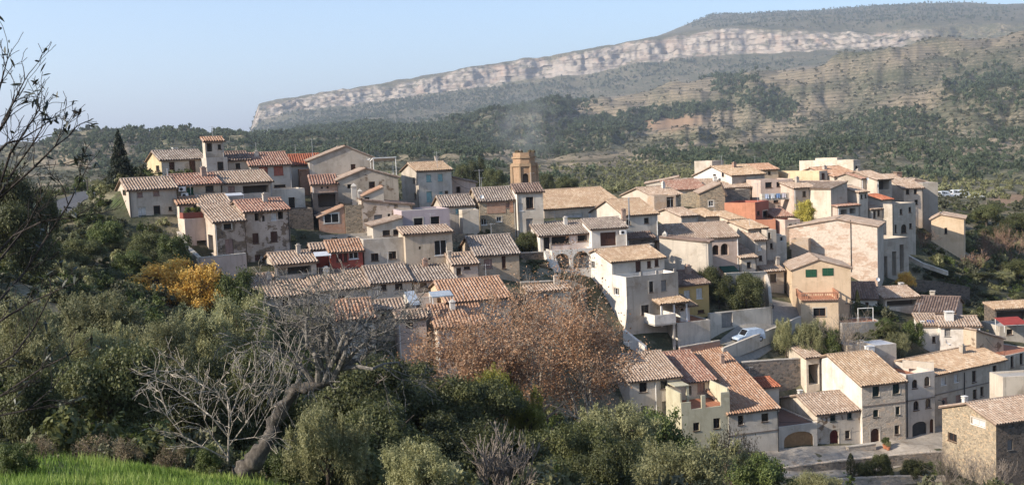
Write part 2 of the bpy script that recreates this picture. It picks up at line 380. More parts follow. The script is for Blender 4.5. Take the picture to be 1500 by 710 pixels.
def seg_dist(X, Y, pts):
    d = np.full_like(X, 1e9)
    for (x0, y0), (x1, y1) in zip(pts[:-1], pts[1:]):
        dx, dy = x1-x0, y1-y0; t = np.clip(((X-x0)*dx+(Y-y0)*dy)/(dx*dx+dy*dy), 0, 1)
        d = np.minimum(d, np.hypot(X-x0-t*dx, Y-y0-t*dy))
    return d

def build_terrain():
    az = np.concatenate([np.radians(np.arange(-180, -36, 6)), np.linspace(math.radians(-36), math.radians(-28.2), 18)[:-1],
                         np.linspace(math.radians(-28.2), math.radians(28.2), 900), np.linspace(math.radians(28.2), math.radians(36), 18)[1:], np.radians(np.arange(42, 181, 6))])
    r = np.concatenate([[.5, 3], np.arange(6, 90, 1.6), np.arange(90, 240, 1.3), np.geomspace(240, 5150, 190), np.linspace(5160, 5420, 64), np.geomspace(5500, 9500, 40), [11000, 14000, 20000, 40000]])
    A, R = np.meshgrid(az, r); X = (R*np.sin(A)).ravel(); Y = (R*np.cos(A)).ravel()
    # cliff face: rows pushed back and forth so that the wall has buttresses and gullies
    Rr = R.ravel(); Aa = A.ravel(); cl = np.clip(1-np.abs(Rr-5290)/140, 0, 1)
    dr = cl*(fbm(Aa*26, Aa*0+1, 41, 5)*70 + fbm(Aa*150 + Rr/70, Rr/26, 47, 5)*34)
    # beds: the wall rises in steps, each with a steep face and a ledge of its own
    q = np.clip((Rr-5200)/180, 0, 1); wob = fbm(Aa*30, Rr*0, 53, 3)*.35; st = 5.4; fq = q*st + wob; fr_ = fq-np.floor(fq); q2 = np.clip((np.floor(fq) + np.clip((fr_-.42)/.4, 0, 1) - wob)/st, 0, 1)
    rz_ = np.where((Rr > 5200) & (Rr < 5380) & (Y > 0), 5200 + q2*180, Rr); Z = ground(rz_*np.sin(Aa), rz_*np.cos(Aa)); Xd = (Rr+dr)*np.sin(Aa); Yd = (Rr+dr)*np.cos(Aa)
    m = cl > 0; X = np.where(m, Xd, X); Y = np.where(m, Yd, Y)
    na, nr = len(az), len(r); co = np.stack([X, Y, Z], 1).astype(np.float32)
    i = (np.arange(nr-1)[:, None]*na + np.arange(na-1)[None]).ravel()
    fc = np.stack([i, i+1, i+na+1, i+na], 1).astype(np.int32)
    me = bpy.data.meshes.new('terrain'); me.vertices.add(len(co)); me.vertices.foreach_set('co', co.ravel())
    me.loops.add(fc.size); me.loops.foreach_set('vertex_index', fc.ravel()); me.polygons.add(len(fc))
    me.polygons.foreach_set('loop_start', np.arange(len(fc), dtype=np.int32)*4); me.polygons.foreach_set('loop_total', np.full(len(fc), 4, np.int32))
    me.polygons.foreach_set('use_smooth', np.ones(len(fc), bool)); me.update(calc_edges=True)
    def attr(n, v):
        a = me.attributes.new(n, 'FLOAT', 'POINT'); a.data.foreach_set('value', np.asarray(v, np.float32))
    px, py = proj_np(X, Y, Z)
    attr('cliff', np.clip(1-np.abs(Rr-5290-fbm(Aa*45, Aa*0, 83, 4)*75)/(118+40*fbm(Aa*20, Aa*0, 84, 3)), 0, 1)*(px > 360)*(Y > 0)*np.clip(1-(px-1275)/110, 0, 1))
    NRM = None; attr('bare', BARE(px, py, X, Y, Rr)); attr('soil', SOIL(px, py, X, Y, Rr)); attr('green', GREEN(X, Y, Rr))
    me.materials.append(terrain_mat()); o = link('terrain', me); tag(o, kind='structure'); return o
def ell(px, py, cx, cy, rx, ry, rot=0):
    c, s = math.cos(rot), math.sin(rot); dx, dy = px-cx, py-cy; u = (dx*c+dy*s)/rx; v = (-dx*s+dy*c)/ry
    return np.clip(1.6*(1.25-np.hypot(u, v)), 0, 1)
def front(X, Y): return (Y > 0)
def BARE(px, py, X, Y, R):       # brown dry slopes and fallow fields
    b = np.zeros_like(px)
    for a in [(900,158,75,24,-.2),(1030,122,75,22,-.25),(1180,108,90,18,-.15),(1450,52,70,22,-.1),(1330,80,60,14,-.2),(1130,190,75,14,-.35),(1040,178,60,16,-.1),(985,182,60,14,-.2),(860,236,110,12,-.12),(720,225,70,12,0),
              (840,162,40,12,.1),(1330,150,60,16,-.2),(1450,215,60,18,-.2),(170,215,60,20,-.2),(1010,215,50,10,-.1),(110,235,60,14,0),(1200,150,50,14,-.3)]:
        b = np.maximum(b, ell(px, py, *a))
    return b*(R > 320)*(R < 4600)*front(X, Y)
def SOIL(px, py, X, Y, R):       # ploughed vineyard and red earth
    s = np.zeros_like(px)
    for a in [(985,180,52,10,-.12),(1480,292,34,8,-.1)]: s = np.maximum(s, ell(px, py, *a))
    return s*(R > 300)*front(X, Y)
def GREEN(X, Y, R):              # fresh grass on the terrace below the camera and on the bank by the road
    g = np.clip(1.4-np.hypot((X+8.5)/8.5, (Y-24)/4.5), 0, 1)
    for (cx, cy, rx, ry) in [(-50, 134, 2.5, 2)]: g = np.maximum(g, np.clip(1.4-np.hypot((X-cx)/rx, (Y-cy)/ry), 0, 1))
    return g
def terrain_mat():
    m, nt, b = newmat('hillside'); p = pos(nt); b.inputs['Specular IOR Level'].default_value = .05
    at = lambda n: N(nt, 'ShaderNodeAttribute', attribute_name=n).outputs['Fac']
    n1 = noise(nt, p, .012, 8, .62); n2 = noise(nt, p, .09, 8, .7); n3 = noise(nt, p, .6, 6, .7)
    dry = mix(nt, ramp(nt, n2, [(.35, (0,)*3), (.65, (1,)*3)]), (.23, .185, .125), (.33, .27, .185))
    scrub = mix(nt, ramp(nt, n2, [(.4, (0,)*3), (.6, (1,)*3)]), (.11, .113, .066), (.19, .17, .108))
    c = mix(nt, ramp(nt, n1, [(.42, (0,)*3), (.6, (1,)*3)]), scrub, dry)
    bare = mix(nt, ramp(nt, n2, [(.3, (0,)*3), (.7, (1,)*3)]), (.27, .205, .135), (.37, .295, .205))
    bm = N(nt, 'ShaderNodeMath', operation='MULTIPLY_ADD', i={1: 1.0, 2: 0.0}); nt.links.new(at('bare'), bm.inputs[0])
    c = mix(nt, bm.outputs[0], c, bare)
    # terraces: thin contour lines of dry-stone banks on the open slopes
    sp = N(nt, 'ShaderNodeSeparateXYZ'); nt.links.new(p, sp.inputs[0]); zz = N(nt, 'ShaderNodeMath', operation='MULTIPLY_ADD', i={1: .12, 2: 0}); nt.links.new(sp.outputs[2], zz.inputs[0]); 
    nz = N(nt, 'ShaderNodeMath', operation='ADD'); nt.links.new(zz.outputs[0], nz.inputs[0]); n2b = N(nt, 'ShaderNodeMath', operation='MULTIPLY', i={1: 1.2}); nt.links.new(n1, n2b.inputs[0]); nt.links.new(n2b.outputs[0], nz.inputs[1])
    fr = N(nt, 'ShaderNodeMath', operation='FRACT'); nt.links.new(nz.outputs[0], fr.inputs[0])
    spk = noise(nt, p, .14, 6, .75); spm = ramp(nt, spk, [(.46, (0,)*3), (.54, (.9,)*3)]); inv = N(nt, 'ShaderNodeMath', operation='MULTIPLY_ADD', i={1: -.55, 2: 1.0}); nt.links.new(at('bare'), inv.inputs[0]); sm = N(nt, 'ShaderNodeMath', operation='MULTIPLY'); nt.links.new(spm, sm.inputs[0]); nt.links.new(inv.outputs[0], sm.inputs[1]); c = mix(nt, sm.outputs[0], c, (.065, .072, .042))
    tl = ramp(nt, fr.outputs[0], [(.0, (.7,)*3), (.2, (.7,)*3), (.3, (0,)*3), (1, (0,)*3)]); c = mix(nt, tl, c, (.075, .07, .042))
    c = mix(nt, at('soil'), c, mix(nt, n2, (.27, .17, .105), (.37, .245, .155)))
    c = mix(nt, ramp(nt, n3, [(.35, (.45,)*3), (.6, (0,)*3)]), c, (.055, .05, .032))
    gr = mix(nt, n3, (.04, .085, .018), (.09, .15, .03)); gk = N(nt, 'ShaderNodeMath', operation='MULTIPLY_ADD', i={1: 2.2, 2: -.75}, use_clamp=True); nt.links.new(n3, gk.inputs[0]); gk2 = N(nt, 'ShaderNodeMath', operation='MULTIPLY', use_clamp=True); nt.links.new(gk.outputs[0], gk2.inputs[0]); nt.links.new(at('green'), gk2.inputs[1]); c = mix(nt, gk2.outputs[0], c, gr)
    # limestone wall: beds and clefts
    st = noise(nt, vmul(nt, p, (.005, .005, .075)), 1.0, 8, .68); vt = noise(nt, vmul(nt, p, (.03, .03, .012)), 1.0, 7, .7)
    lime = mix(nt, ramp(nt, st, [(.40, (0,)*3), (.5, (1,)*3)]), (.17, .14, .115), (.37, .315, .26))
    lime = mix(nt, ramp(nt, vt, [(.36, (.25,)*3), (.46, (0,)*3)]), lime, (.25, .21, .17)); lime = mix(nt, ramp(nt, n1, [(.5, (0,)*3), (.68, (.55,)*3)]), lime, (.36, .24, .175))
    lime = mix(nt, ramp(nt, noise(nt, vmul(nt, p, (.012, .012, .03)), 1.0, 6, .7), [(.56, (0,)*3), (.66, (.85,)*3)]), lime, (.075, .08, .055))
    geo = N(nt, 'ShaderNodeNewGeometry'); sn = N(nt, 'ShaderNodeSeparateXYZ'); nt.links.new(geo.outputs['True Normal'], sn.inputs[0])
    steep = ramp(nt, sn.outputs[2], [(.55, (1,)*3), (.86, (0,)*3)]); cm = N(nt, 'ShaderNodeMath', operation='MULTIPLY'); sv = N(nt, 'ShaderNodeMath', operation='MULTIPLY', i={1: 2.6}, use_clamp=True); nt.links.new(at('cliff'), sv.inputs[0]); nt.links.new(sv.outputs[0], cm.inputs[0]); nt.links.new(steep, cm.inputs[1])
    c = mix(nt, cm.outputs[0], c, lime)
    nt.links.new(c, b.inputs['Base Color'])
    hb = N(nt, 'ShaderNodeMath', operation='ADD'); nt.links.new(n2, hb.inputs[0]); nt.links.new(n3, hb.inputs[1]); bump(nt, b, hb.outputs[0], .5, 1.0)
    return m
build_terrain()
# ------------------------------------------------------------------ house builder
SHUT = {'w': (.56, .53, .49), 'g': (.02, .075, .04), 'n': (.018, .035, .028), 'r': (.40, .13, .085), 't': (.30, .46, .44), 'b': (.085, .042, .03), 'p': (.33, .21, .17), 's': (.24, .22, .20), 'm': (.10, .02, .02), 'G': (.33, .20, .10), 'a': (.05, .055, .06)}
SHNAME = {'w': 'white_shutter', 'g': 'green_shutter', 'n': 'green_shutter', 'r': 'red_shutter', 't': 'pale_blue_shutter', 's': 'grey_shutter', 'p': 'shutter'}
LIGHTSTONE = plaster((.50, .44, .36), .3)
def tile_rows(mb_v, mb_f, mb_uv, org, u, up, Wd, Ln, per=.37, course=.5):
    """Rows of curved tiles: real convex cover tiles with valleys, every course lapped over the one below it."""
    org, u, up = Vector(org), Vector(u), Vector(up); n = u.cross(up)
    nc = max(2, int(round(Wd/per))); nr = max(2, int(round(Ln/course)))
    pw = Wd/nc; ph = Ln/nr
    prof = np.array([(0, 0), (.15, .012), (.31, .12), (.5, .145), (.69, .12), (.85, .012), (1, 0)]); k = len(prof)
    rs = np.random.RandomState(int(abs(org.x*31+org.y*17+Wd*101)*10) % 100000)
    sag = rs.uniform(-.05, .05, (nc, 1)) * .6
    i0 = len(mb_v); O, U, V, NN = (np.array(a) for a in (org, u, up, n))
    ci, rj = np.meshgrid(np.arange(nc), np.arange(nr), indexing='ij')
    jz = rs.uniform(-.012, .016, (nc, nr)); jx = rs.uniform(-.03, .03, (nc, nr)); jy = rs.uniform(-.05, .05, (nc, nr)) + sag*.4
    wave = (vnoise(ci*.13 + i0*.01, rj*.17, 5)-.5)*.07
    pts = []
    for end, lift in ((0, .034), (1.06, 0)):
        for a, h in prof:
            su = (ci + a + jx*(1 if .1 < a < .9 else 0))*pw; sv = (rj + end)*ph + (jy*ph if end == 0 else 0)
            sh = h + lift*(1 if .1 < a < .9 else .4) + jz*(1 if .1 < a < .9 else 0) + wave
            pts.append(O + su[..., None]*U + sv[..., None]*V + sh[..., None]*NN)
    A = np.stack(pts, 2).reshape(-1, 3); base = (np.arange(nc*nr)*2*k)[:, None] + i0
    q = np.concatenate([np.stack([base[:, 0]+s, base[:, 0]+s+1, base[:, 0]+k+s+1, base[:, 0]+k+s], 1) for s in range(k-1)], 0)
    tid = np.concatenate([np.stack([ci.ravel(), rj.ravel()], 1)]*(k-1), 0)
    mb_v.append(A); mb_f.append(q)
    uv = np.zeros((len(q), 4, 2)); 
    for c in range(4): uv[:, c, 0] = tid[:, 0] + .1 + .8*(c in (1, 2)); uv[:, c, 1] = tid[:, 1] + .1 + .8*(c in (2, 3))
    mb_uv.append(uv)
class Roof:
    def __init__(s): s.V = []; s.Fc = []; s.UV = []; s.n = 0; s.d = MB()
    def plane(s, org, u, up, Wd, Ln, per=.37):
        v, f, uvs = [], [], []; tile_rows(v, f, uvs, org, u, up, Wd, Ln, per)
        s.V.append(v[0]); s.Fc.append(f[0] + s.n); s.UV.append(uvs[0]); s.n += len(v[0])
        o, u, up = Vector(org), Vector(u), Vector(up); nn = u.cross(up)
        a, b, c, d = o, o+u*Wd, o+u*Wd+up*Ln, o+up*Ln; t0, t1 = nn*-.012, nn*-.13
        s.d.quad(a+t0, b+t0, c+t0, d+t0); s.d.quad(d+t1, c+t1, b+t1, a+t1)
        for p, q in ((a, b), (b, c), (c, d), (d, a)): s.d.quad(p+t1, q+t1, q+t0, p+t0)
    def ridge(s, p, q, r=.15):
        p, q = Vector(p), Vector(q); L = (q-p).length; n = max(2, int(L/.42)); d = (q-p)/L; up = Vector((0, 0, 1)); up = (up - d*up.dot(d)).normalized(); sd = d.cross(up)
        for i in range(n):
            a = p + d*(L*i/n); b = p + d*(L*(i+1.08)/n); j = random.uniform(-.015, .02); vs = []
            for e, (c, rr) in enumerate(((a, r*1.06), (b, r*.92))):
                for k in range(5):
                    t = PI*k/4; vs.append(np.array(c + sd*(math.cos(t)*rr) + up*(math.sin(t)*rr*.9 + j)))
            f = np.array([[k, k+1, 5+k+1, 5+k] for k in range(4)]) + s.n
            s.V.append(np.array(vs)); s.Fc.append(f); s.n += 10
            uv = np.zeros((4, 4, 2)); uv[:, :, 0] = 300.3 + i; uv[:, :, 1] = .4; s.UV.append(uv)
    def build(s, parent, tm, name='roof'):
        dk = s.d.build(name, DECK, parent)
        V = np.concatenate(s.V); Fc = np.concatenate(s.Fc); UV = np.concatenate(s.UV)
        me = bpy.data.meshes.new('roof_tiles'); me.from_pydata(V.tolist(), [], Fc.tolist()); me.materials.append(tm)
        uv = me.uv_layers.new(name='UVMap').data; uv.foreach_set('uv', UV.reshape(-1))
        me.update(); t = link('roof_tiles', me, dk); t['kind'] = 'stuff'; return dk
def grid_wall(mb, org, du, Wd, z0, z1, holes, m=0, back=0):
    org, du = Vector(org), Vector(du); up = Vector((0, 0, 1)); n = du.cross(up)
    pt = lambda u, v, w=0: org + du*u + up*v + n*w
    us = sorted({0, Wd, *[h[0] for h in holes], *[h[1] for h in holes]}); vs = sorted({z0, z1, *[h[2] for h in holes], *[h[3] for h in holes]})
    for a, b in zip(us[:-1], us[1:]):
        for c, d in zip(vs[:-1], vs[1:]):
            if b-a < 1e-4 or d-c < 1e-4: continue
            if any(h[0]-1e-4 < (a+b)/2 < h[1]+1e-4 and h[2]-1e-4 < (c+d)/2 < h[3]+1e-4 for h in holes): continue
            mb.quad(pt(a, c), pt(b, c), pt(b, d), pt(a, d), m)
    for (a, b, c, d, dep, arch, cap) in holes:
        w = -dep
        if arch:
            r = (b-a)/2; sp = max(c+.05, d - r*arch); K = 8
            arc = [((a+b)/2 - r*math.cos(PI*k/K), sp + (d-sp)*math.sin(PI*k/K)) for k in range(K+1)]
            for k in range(K):
                (u0, v0), (u1, v1) = arc[k], arc[k+1]
                mb.quad(pt(u0, v0), pt(u1, v1), pt(u1, d+.0), pt(u0, d+.0), m)
                mb.quad(pt(u0, v0), pt(u0, v0, w), pt(u1, v1, w), pt(u1, v1), m)
            mb.quad(pt(a, c), pt(a, c, w), pt(a, sp, w), pt(a, sp), m); mb.quad(pt(b, sp), pt(b, sp, w), pt(b, c, w), pt(b, c), m)
        else:
            mb.quad(pt(a, c), pt(a, c, w), pt(a, d, w), pt(a, d), m); mb.quad(pt(b, d), pt(b, d, w), pt(b, c, w), pt(b, c), m)
            mb.quad(pt(a, d), pt(a, d, w), pt(b, d, w), pt(b, d), m)
        mb.quad(pt(b, c), pt(b, c, w), pt(a, c, w), pt(a, c), m)
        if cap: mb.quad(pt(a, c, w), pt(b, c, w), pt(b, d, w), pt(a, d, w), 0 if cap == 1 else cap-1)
    return pt
def arch_poly(a, b, c, d, arch, K=8):
    if not arch: return [(a, c), (b, c), (b, d), (a, d)]
    r = (b-a)/2; sp = max(c+.05, d - r*arch)
    return [(a, c), (b, c)] + [((a+b)/2 + r*math.cos(PI*k/K), sp + (d-sp)*math.sin(PI*k/K)) for k in range(K+1)]
def add_window(root, pt, a, b, c, d, dep, kind, arch, sur, surf):
    wd = b-a
    base = (-dep if not surf else .012)
    if sur:
        mb = MB(); s = .16
        for (x0, x1, y0, y1) in ((a-s, a-.002, c, d), (b+.002, b+s, c, d), (a-s, b+s, d+.002, d+s), (a-s, b+s, c-s, c-.002)): mb.obox(pt, x0, x1, y0, y1, -.02, .022)
        mb.build('surround', LIGHTSTONE, root)
    door = kind in 'bmGaD' and (d-c) > 1.7
    mb = MB(); f = min(.07, wd*.1)
    mt = FRAME_W if kind in 'xw' else (WOODB if kind in 'dbmk' else flat('frame_' + kind, sc3(SHUT.get(kind, (.1, .06, .04)), .8)))
    w0, w1 = base + .01, base + .06
    for (x0, x1, y0, y1) in ((a, a+f, c, d), (b-f, b, c, d), (a+f, b-f, c, c+f)): mb.obox(pt, x0, x1, y0, y1, w0, w1)
    if not arch: mb.obox(pt, a+f, b-f, d-f, d, w0, w1)
    if kind in 'dx' and wd > .7: mb.obox(pt, (a+b)/2-f*.5, (a+b)/2+f*.5, c+f, d-f*(0 if arch else 1), w0, w1-.008)
    if not door and not surf and kind not in 'G': mb.obox(pt, a-.06, b+.06, c-.09, c-.004, -.04, .07)
    fo = mb.build('door' if door else 'window', [mt], root)
    mb = MB()
    if kind in 'dxk':
        mb.poly([pt(u, v, base+.015) for u, v in arch_poly(a+.003, b-.003, c+.003, d-.003, arch)]); mb.build('pane', GLASS, fo)
    else:
        colm = flat('leaf_' + kind, SHUT[kind], .75); z = base + .03
        if arch or kind in 'Gma':
            n = max(2, int(wd/.22))
            mb.poly([pt(u, v, z) for u, v in arch_poly(a+.003, b-.003, c+.003, d-.003, arch)])
            for k in range(1, n): u = a + wd*k/n; mb.obox(pt, u-.012, u+.012, c+.04, d-(.35 if arch else .05), z, z+.02)
        else:
            for (x0, x1) in ((a+f, (a+b)/2-.012), ((a+b)/2+.012, b-f)):
                if kind in 'wgnrts' and not door:
                    n = max(3, int((d-c)/.16)); hh = (d-c-2*f)/n
                    for k in range(n):
                        y0 = c+f+k*hh; i = len(mb.v); mb.v += [tuple(pt(x0, y0, z+.03)), tuple(pt(x1, y0, z+.03)), tuple(pt(x1, y0+hh, z)), tuple(pt(x0, y0+hh, z))]; mb.f.append((i, i+1, i+2, i+3)); mb.m.append(0)
                else:
                    mb.obox(pt, x0, x1, c+f, d-f, z-.02, z+.015); mb.obox(pt, x0+.07, x1-.07, c+f+.1, c+f+(d-c)*.42, z, z+.03); mb.obox(pt, x0+.07, x1-.07, c+(d-c)*.52, d-f-.1, z, z+.03)
        mb.build('door_leaf' if door else SHNAME.get(kind, 'shutter'), colm, fo)
    return fo
HOUSES = []
class House: pass
def hash_(s):
    v = 7
    for q in s: v = (v*131 + ord(q)) % 1000003
    return v
def H(label, box, Y, yaw, D, roof, wall, tile='tan', Fw=(), Lw=(), Rw=(), ch=(), name='house', cat='house', group=None, side=None, ov=.32, para=.9, floor=None, dish=(), low=None, walls2=None, per=.37, course=(), pipe=()):
    xl, xr, ye, yb = box[:4]; ry = box[4] if len(box) > 4 else None; th = math.radians(yaw); u = Vector((math.cos(th), math.sin(th), 0)); bk = Vector((-math.sin(th), math.cos(th), 0))
    L0 = P(xl, ye, Y); zb = P(xl, yb, Y).z; lo, hi = .2, 90.0
    for _ in range(50):
        t = (lo+hi)/2
        if proj(L0 + u*t)[0] < xr: lo = t
        else: hi = t
    Wd = lo; Hh = L0.z - zb; org = Vector((L0.x, L0.y, zb)); root = empty(name, org, th); tag(root, label, cat, group)
    h = House(); h.root, h.W, h.H, h.D, h.u, h.bk, h.org = root, Wd, Hh, D, u, bk, org
    if ry is not None:               # depth (then pitch) that puts the ridge where the photo has it
        fr = (roof[2] if len(roof) > 2 else .5) if roof[0] == 'F' else 1.0; pd = roof[1]; best = None
        for pp in (pd, pd+2, pd+4, pd-2, pd-4, pd+7):
            for dd in np.arange(max(2.2, D*.55), D*1.6, .2):
                q = L0 + u*(Wd*.5) + bk*(dd*fr) + Vector((0, 0, math.tan(math.radians(pp))*dd*fr + .15)); er = abs(proj(q)[1]-ry) + abs(pp-pd)*.12 + abs(dd-D)*.12
                if best is None or er < best[0]: best = (er, pp, dd)
        roof = (roof[0], best[1]) + tuple(roof[2:]); D = float(best[2]); h.D = D
        if best[0] > 3: print('ridge off', label, best)
    cs = [org, org+u*Wd, org+u*Wd+bk*D, org+bk*D]; g = ground([c.x for c in cs], [c.y for c in cs])
    HOUSES.append(((org.x, org.y), (u.x, u.y), Wd, D))
    low_z = max(-12.0, min(0, min(g) - zb) - .6) if low is None else low
    rt, pitch = roof[0], math.tan(math.radians(roof[1] if len(roof) > 1 else 17)); rf = roof[2] if len(roof) > 2 else .5
    inv = Matrix.Rotation(-th, 3, 'Z')
    def loc(p): return inv @ (Vector(p) - org)
    def hit(px, py, o, n):           # ray with a facade plane, in house coordinates
        d = ray(px, py); t = (o - CAM).dot(n) / d.dot(n); return loc(CAM + d*t)
    h.hit = hit; h.loc = loc
    wm = wall if not isinstance(wall, tuple) else plaster(wall); sm = wm if side is None else (side if not isinstance(side, tuple) else plaster(side)); mats = [wm, sm, VOIDSHADE]  # some unlit fronts are greyer than their sunlit sides: shade put into the colour
    mb = MB(); rise = 0
    if rt in 'FS': rise = pitch*D*(rf if rt == 'F' else 1)
    if rt == 'G': rise = pitch*Wd*max(rf, 1-rf)
    bH = Hh + (rise if rt == 'S' else 0)
    lH = Hh + (rise if rt == 'G' and rf == 0 else 0); rH = Hh + (rise if rt == 'G' and rf == 1 else 0)
    faces = {'F': ((0, 0, 0), (1, 0, 0), Wd, Hh, org, u.cross(Vector((0, 0, 1)))), 'L': ((0, D, 0), (0, -1, 0), D, lH, org, -u), 'R': ((Wd, 0, 0), (0, 1, 0), D, rH, org+u*Wd, u)}
    for key, wins in (('F', Fw), ('L', Lw), ('R', Rw)):
        o_, du, wlen, ht, wo_, wn_ = faces[key]; holes = []; todo = []
        for wdef in wins:
            cx, cy, pw, ph, kind = wdef[:5]
            a_, b_ = hit(cx-pw/2, cy, wo_, wn_), hit(cx+pw/2, cy, wo_, wn_); t_, bt = hit(cx, cy-ph/2, wo_, wn_), hit(cx, cy+ph/2, wo_, wn_)
            f = (lambda p: p.x) if key == 'F' else ((lambda p: D-p.y) if key == 'L' else (lambda p: p.y))
            ua, ub = sorted((f(a_), f(b_))); va, vb = sorted((t_.z, bt.z))
            ua, ub = max(.12, ua), min(wlen-.12, ub)
            if ub-ua < .15: print('window outside', label, wdef); continue
            va = max(va, low_z+.2)
            top = 0
            if rt == 'G' and key == 'F': 
                uu = (ua+ub)/2/Wd; top = pitch*Wd*(max(rf, 1-rf))*min(uu/rf if rf > 0 else 9, (1-uu)/(1-rf) if rf < 1 else 9)
            if rt in 'FS' and key in 'LR':
                yy = (D-(ua+ub)/2 if key == 'L' else (ua+ub)/2)/D; top = rise*min(yy/(rf if rt == 'F' else 1), 9 if rt == 'S' else (1-yy)/(1-rf))
            vb = min(vb, ht + top - .12)
            if vb-va < .15: print('window above eave', label, wdef); continue
            k0 = kind[0]; arch = 1.0 if 'A' in kind else (.45 if 'V' in kind else 0); surf = vb > ht - .05
            dep = .22 if k0 != 'o' else min(1.6, D*.4)
            if 'c' in kind: dep = min(3.2, D*.6)
            ok = not surf and not any(ua < q[1] and ub > q[0] and va < q[3] and vb > q[2] for q in holes)
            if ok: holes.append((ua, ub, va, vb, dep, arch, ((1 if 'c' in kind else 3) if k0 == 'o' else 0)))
            if k0 != 'o': todo.append((ua, ub, va, vb, dep, k0, arch, 'S' in kind, not ok))
        pt = grid_wall(mb, o_, du, wlen, low_z, ht, holes, 0 if key == 'F' else 1)
        todo = [q[:7] + (q[7] or (hash_(label+str(i_)) % 100 < 30 and q[5] in 'dkx' and key == 'F'),) + q[8:] for i_, q in enumerate(todo)]
        for q in todo: add_window(root, pt, *q[:5], q[5], q[6], q[7], q[8])
    grid_wall(mb, (Wd, D, 0), (-1, 0, 0), Wd, low_z, bH, [], 1)
    if rt in 'FS' :
        if rt == 'F': mb.poly([(0, D, Hh), (0, 0, Hh), (0, D*rf, Hh+rise)], 1); mb.poly([(Wd, 0, Hh), (Wd, D, Hh), (Wd, D*rf, Hh+rise)], 1)
        else: mb.poly([(0, D, Hh), (0, 0, Hh), (0, D, Hh+rise)], 1); mb.poly([(Wd, 0, Hh), (Wd, D, Hh), (Wd, D, Hh+rise)], 1)
    if rt == 'G':
        ax = Wd*rf; mb.poly([(0, 0, Hh), (Wd, 0, Hh), (ax, 0, Hh+rise)] if 0 < rf < 1 else ([(0, 0, Hh), (Wd, 0, Hh), (Wd, 0, Hh+rise)] if rf == 1 else [(0, 0, Hh), (Wd, 0, Hh), (0, 0, Hh+rise)]), 0)
        mb.poly([(Wd, D, Hh), (0, D, Hh), (ax, D, Hh+rise)], 1)
    if rt == 'T':                   # flat roof behind a parapet
        t = .22; pz = Hh - para
        for (o_, du, wl) in (((Wd-t, t, 0), (-1, 0, 0), Wd-2*t), ((t, t, 0), (0, 1, 0), D-2*t), ((Wd-t, D-t, 0), (0, -1, 0), D-2*t), ((t, D-t, 0), (1, 0, 0), Wd-2*t)): grid_wall(mb, o_, du, wl, pz, Hh, [], 1)
        for q in (((0, 0), (Wd, 0), (Wd-t, t), (t, t)), ((Wd, 0), (Wd, D), (Wd-t, D-t), (Wd-t, t)), ((Wd, D), (0, D), (t, D-t), (Wd-t, D-t)), ((0, D), (0, 0), (t, t), (t, D-t))): mb.poly([(x, y, Hh) for x, y in q], 1)
        mats.append(floor or CONC); mb.quad((t, t, pz), (Wd-t, t, pz), (Wd-t, D-t, pz), (t, D-t, pz), 3)
    mb.build('wall', mats, root)
    R = Roof(); tm = tilemat(tile); c_, s_ = math.cos(math.atan(pitch)), math.sin(math.atan(pitch))
    lift = .05
    if rt == 'F':
        yr = D*rf; R.plane((-ov, -ov, Hh - ov*pitch + lift), (1, 0, 0), (0, c_, s_), Wd+2*ov, (yr+ov)/c_, per)
        p2 = rise/(D-yr); c2, s2 = math.cos(math.atan(p2)), math.sin(math.atan(p2)); R.plane((Wd+ov, D+ov, Hh - ov*p2 + lift), (-1, 0, 0), (0, -c2, s2), Wd+2*ov, (D-yr+ov)/c2, per*1.6)
        R.ridge((-ov, yr, Hh+rise+lift+.06), (Wd+ov, yr, Hh+rise+lift+.06))
    if rt == 'S':
        R.plane((-ov, -ov, Hh - ov*pitch + lift), (1, 0, 0), (0, c_, s_), Wd+2*ov, (D+ov)/c_, per); R.ridge((-ov, D, Hh+rise+lift+.05), (Wd+ov, D, Hh+rise+lift+.05), .13)
    if rt == 'G':
        ax = Wd*rf; ovf = .18
        if rf > 0: R.plane((-ov, D+.1, Hh - ov*pitch*(rf and max(rf, 1-rf)/rf) + lift), (0, -1, 0), (math.cos(math.atan(rise/ax)), 0, math.sin(math.atan(rise/ax))), D+.1+ovf, (ax+ov)/math.cos(math.atan(rise/ax)), per)
        if rf < 1:
            q = rise/(Wd-ax); R.plane((Wd+ov, -ovf, Hh - ov*q + lift), (0, 1, 0), (-math.cos(math.atan(q)), 0, math.sin(math.atan(q))), D+.1+ovf, (Wd-ax+ov)/math.cos(math.atan(q)), per)
        R.ridge((ax, -ovf, Hh+rise+lift+.06), (ax, D+.1, Hh+rise+lift+.06))
    ro = R.build(root, tm) if R.V else None
    if not ch and rt in 'FS' and abs(hash_(label)) % 10 < 7 and Wd > 4: mbx = hash_(label) % 100/100; kd_ = ('p', 'r', 'w', 'p')[hash_(label) % 4]; mb_ = MB(); xx = Wd*(.2+.6*mbx); yy = (D*(rf if rt == 'F' else 1))*.72; zz = Hh + pitch*yy; s_w = .24 + .1*((hash_(label)//7) % 3)/2; hh_ = .7 + .5*mbx; mb_.box(xx-s_w, xx+s_w, yy-s_w, yy+s_w, zz-.5, zz+hh_); mb_.box(xx-s_w-.07, xx+s_w+.07, yy-s_w-.07, yy+s_w+.07, zz+hh_+.003, zz+hh_+.08); mb_.box(xx-s_w*.6, xx+s_w*.6, yy-s_w*.6, yy+s_w*.6, zz+hh_+.083, zz+hh_+.25); mb_.build('chimney', {'p': plaster((.46, .40, .33), .6), 'r': brick((.36, .17, .10)), 'w': plaster((.62, .59, .54), .3)}[kd_], ro)
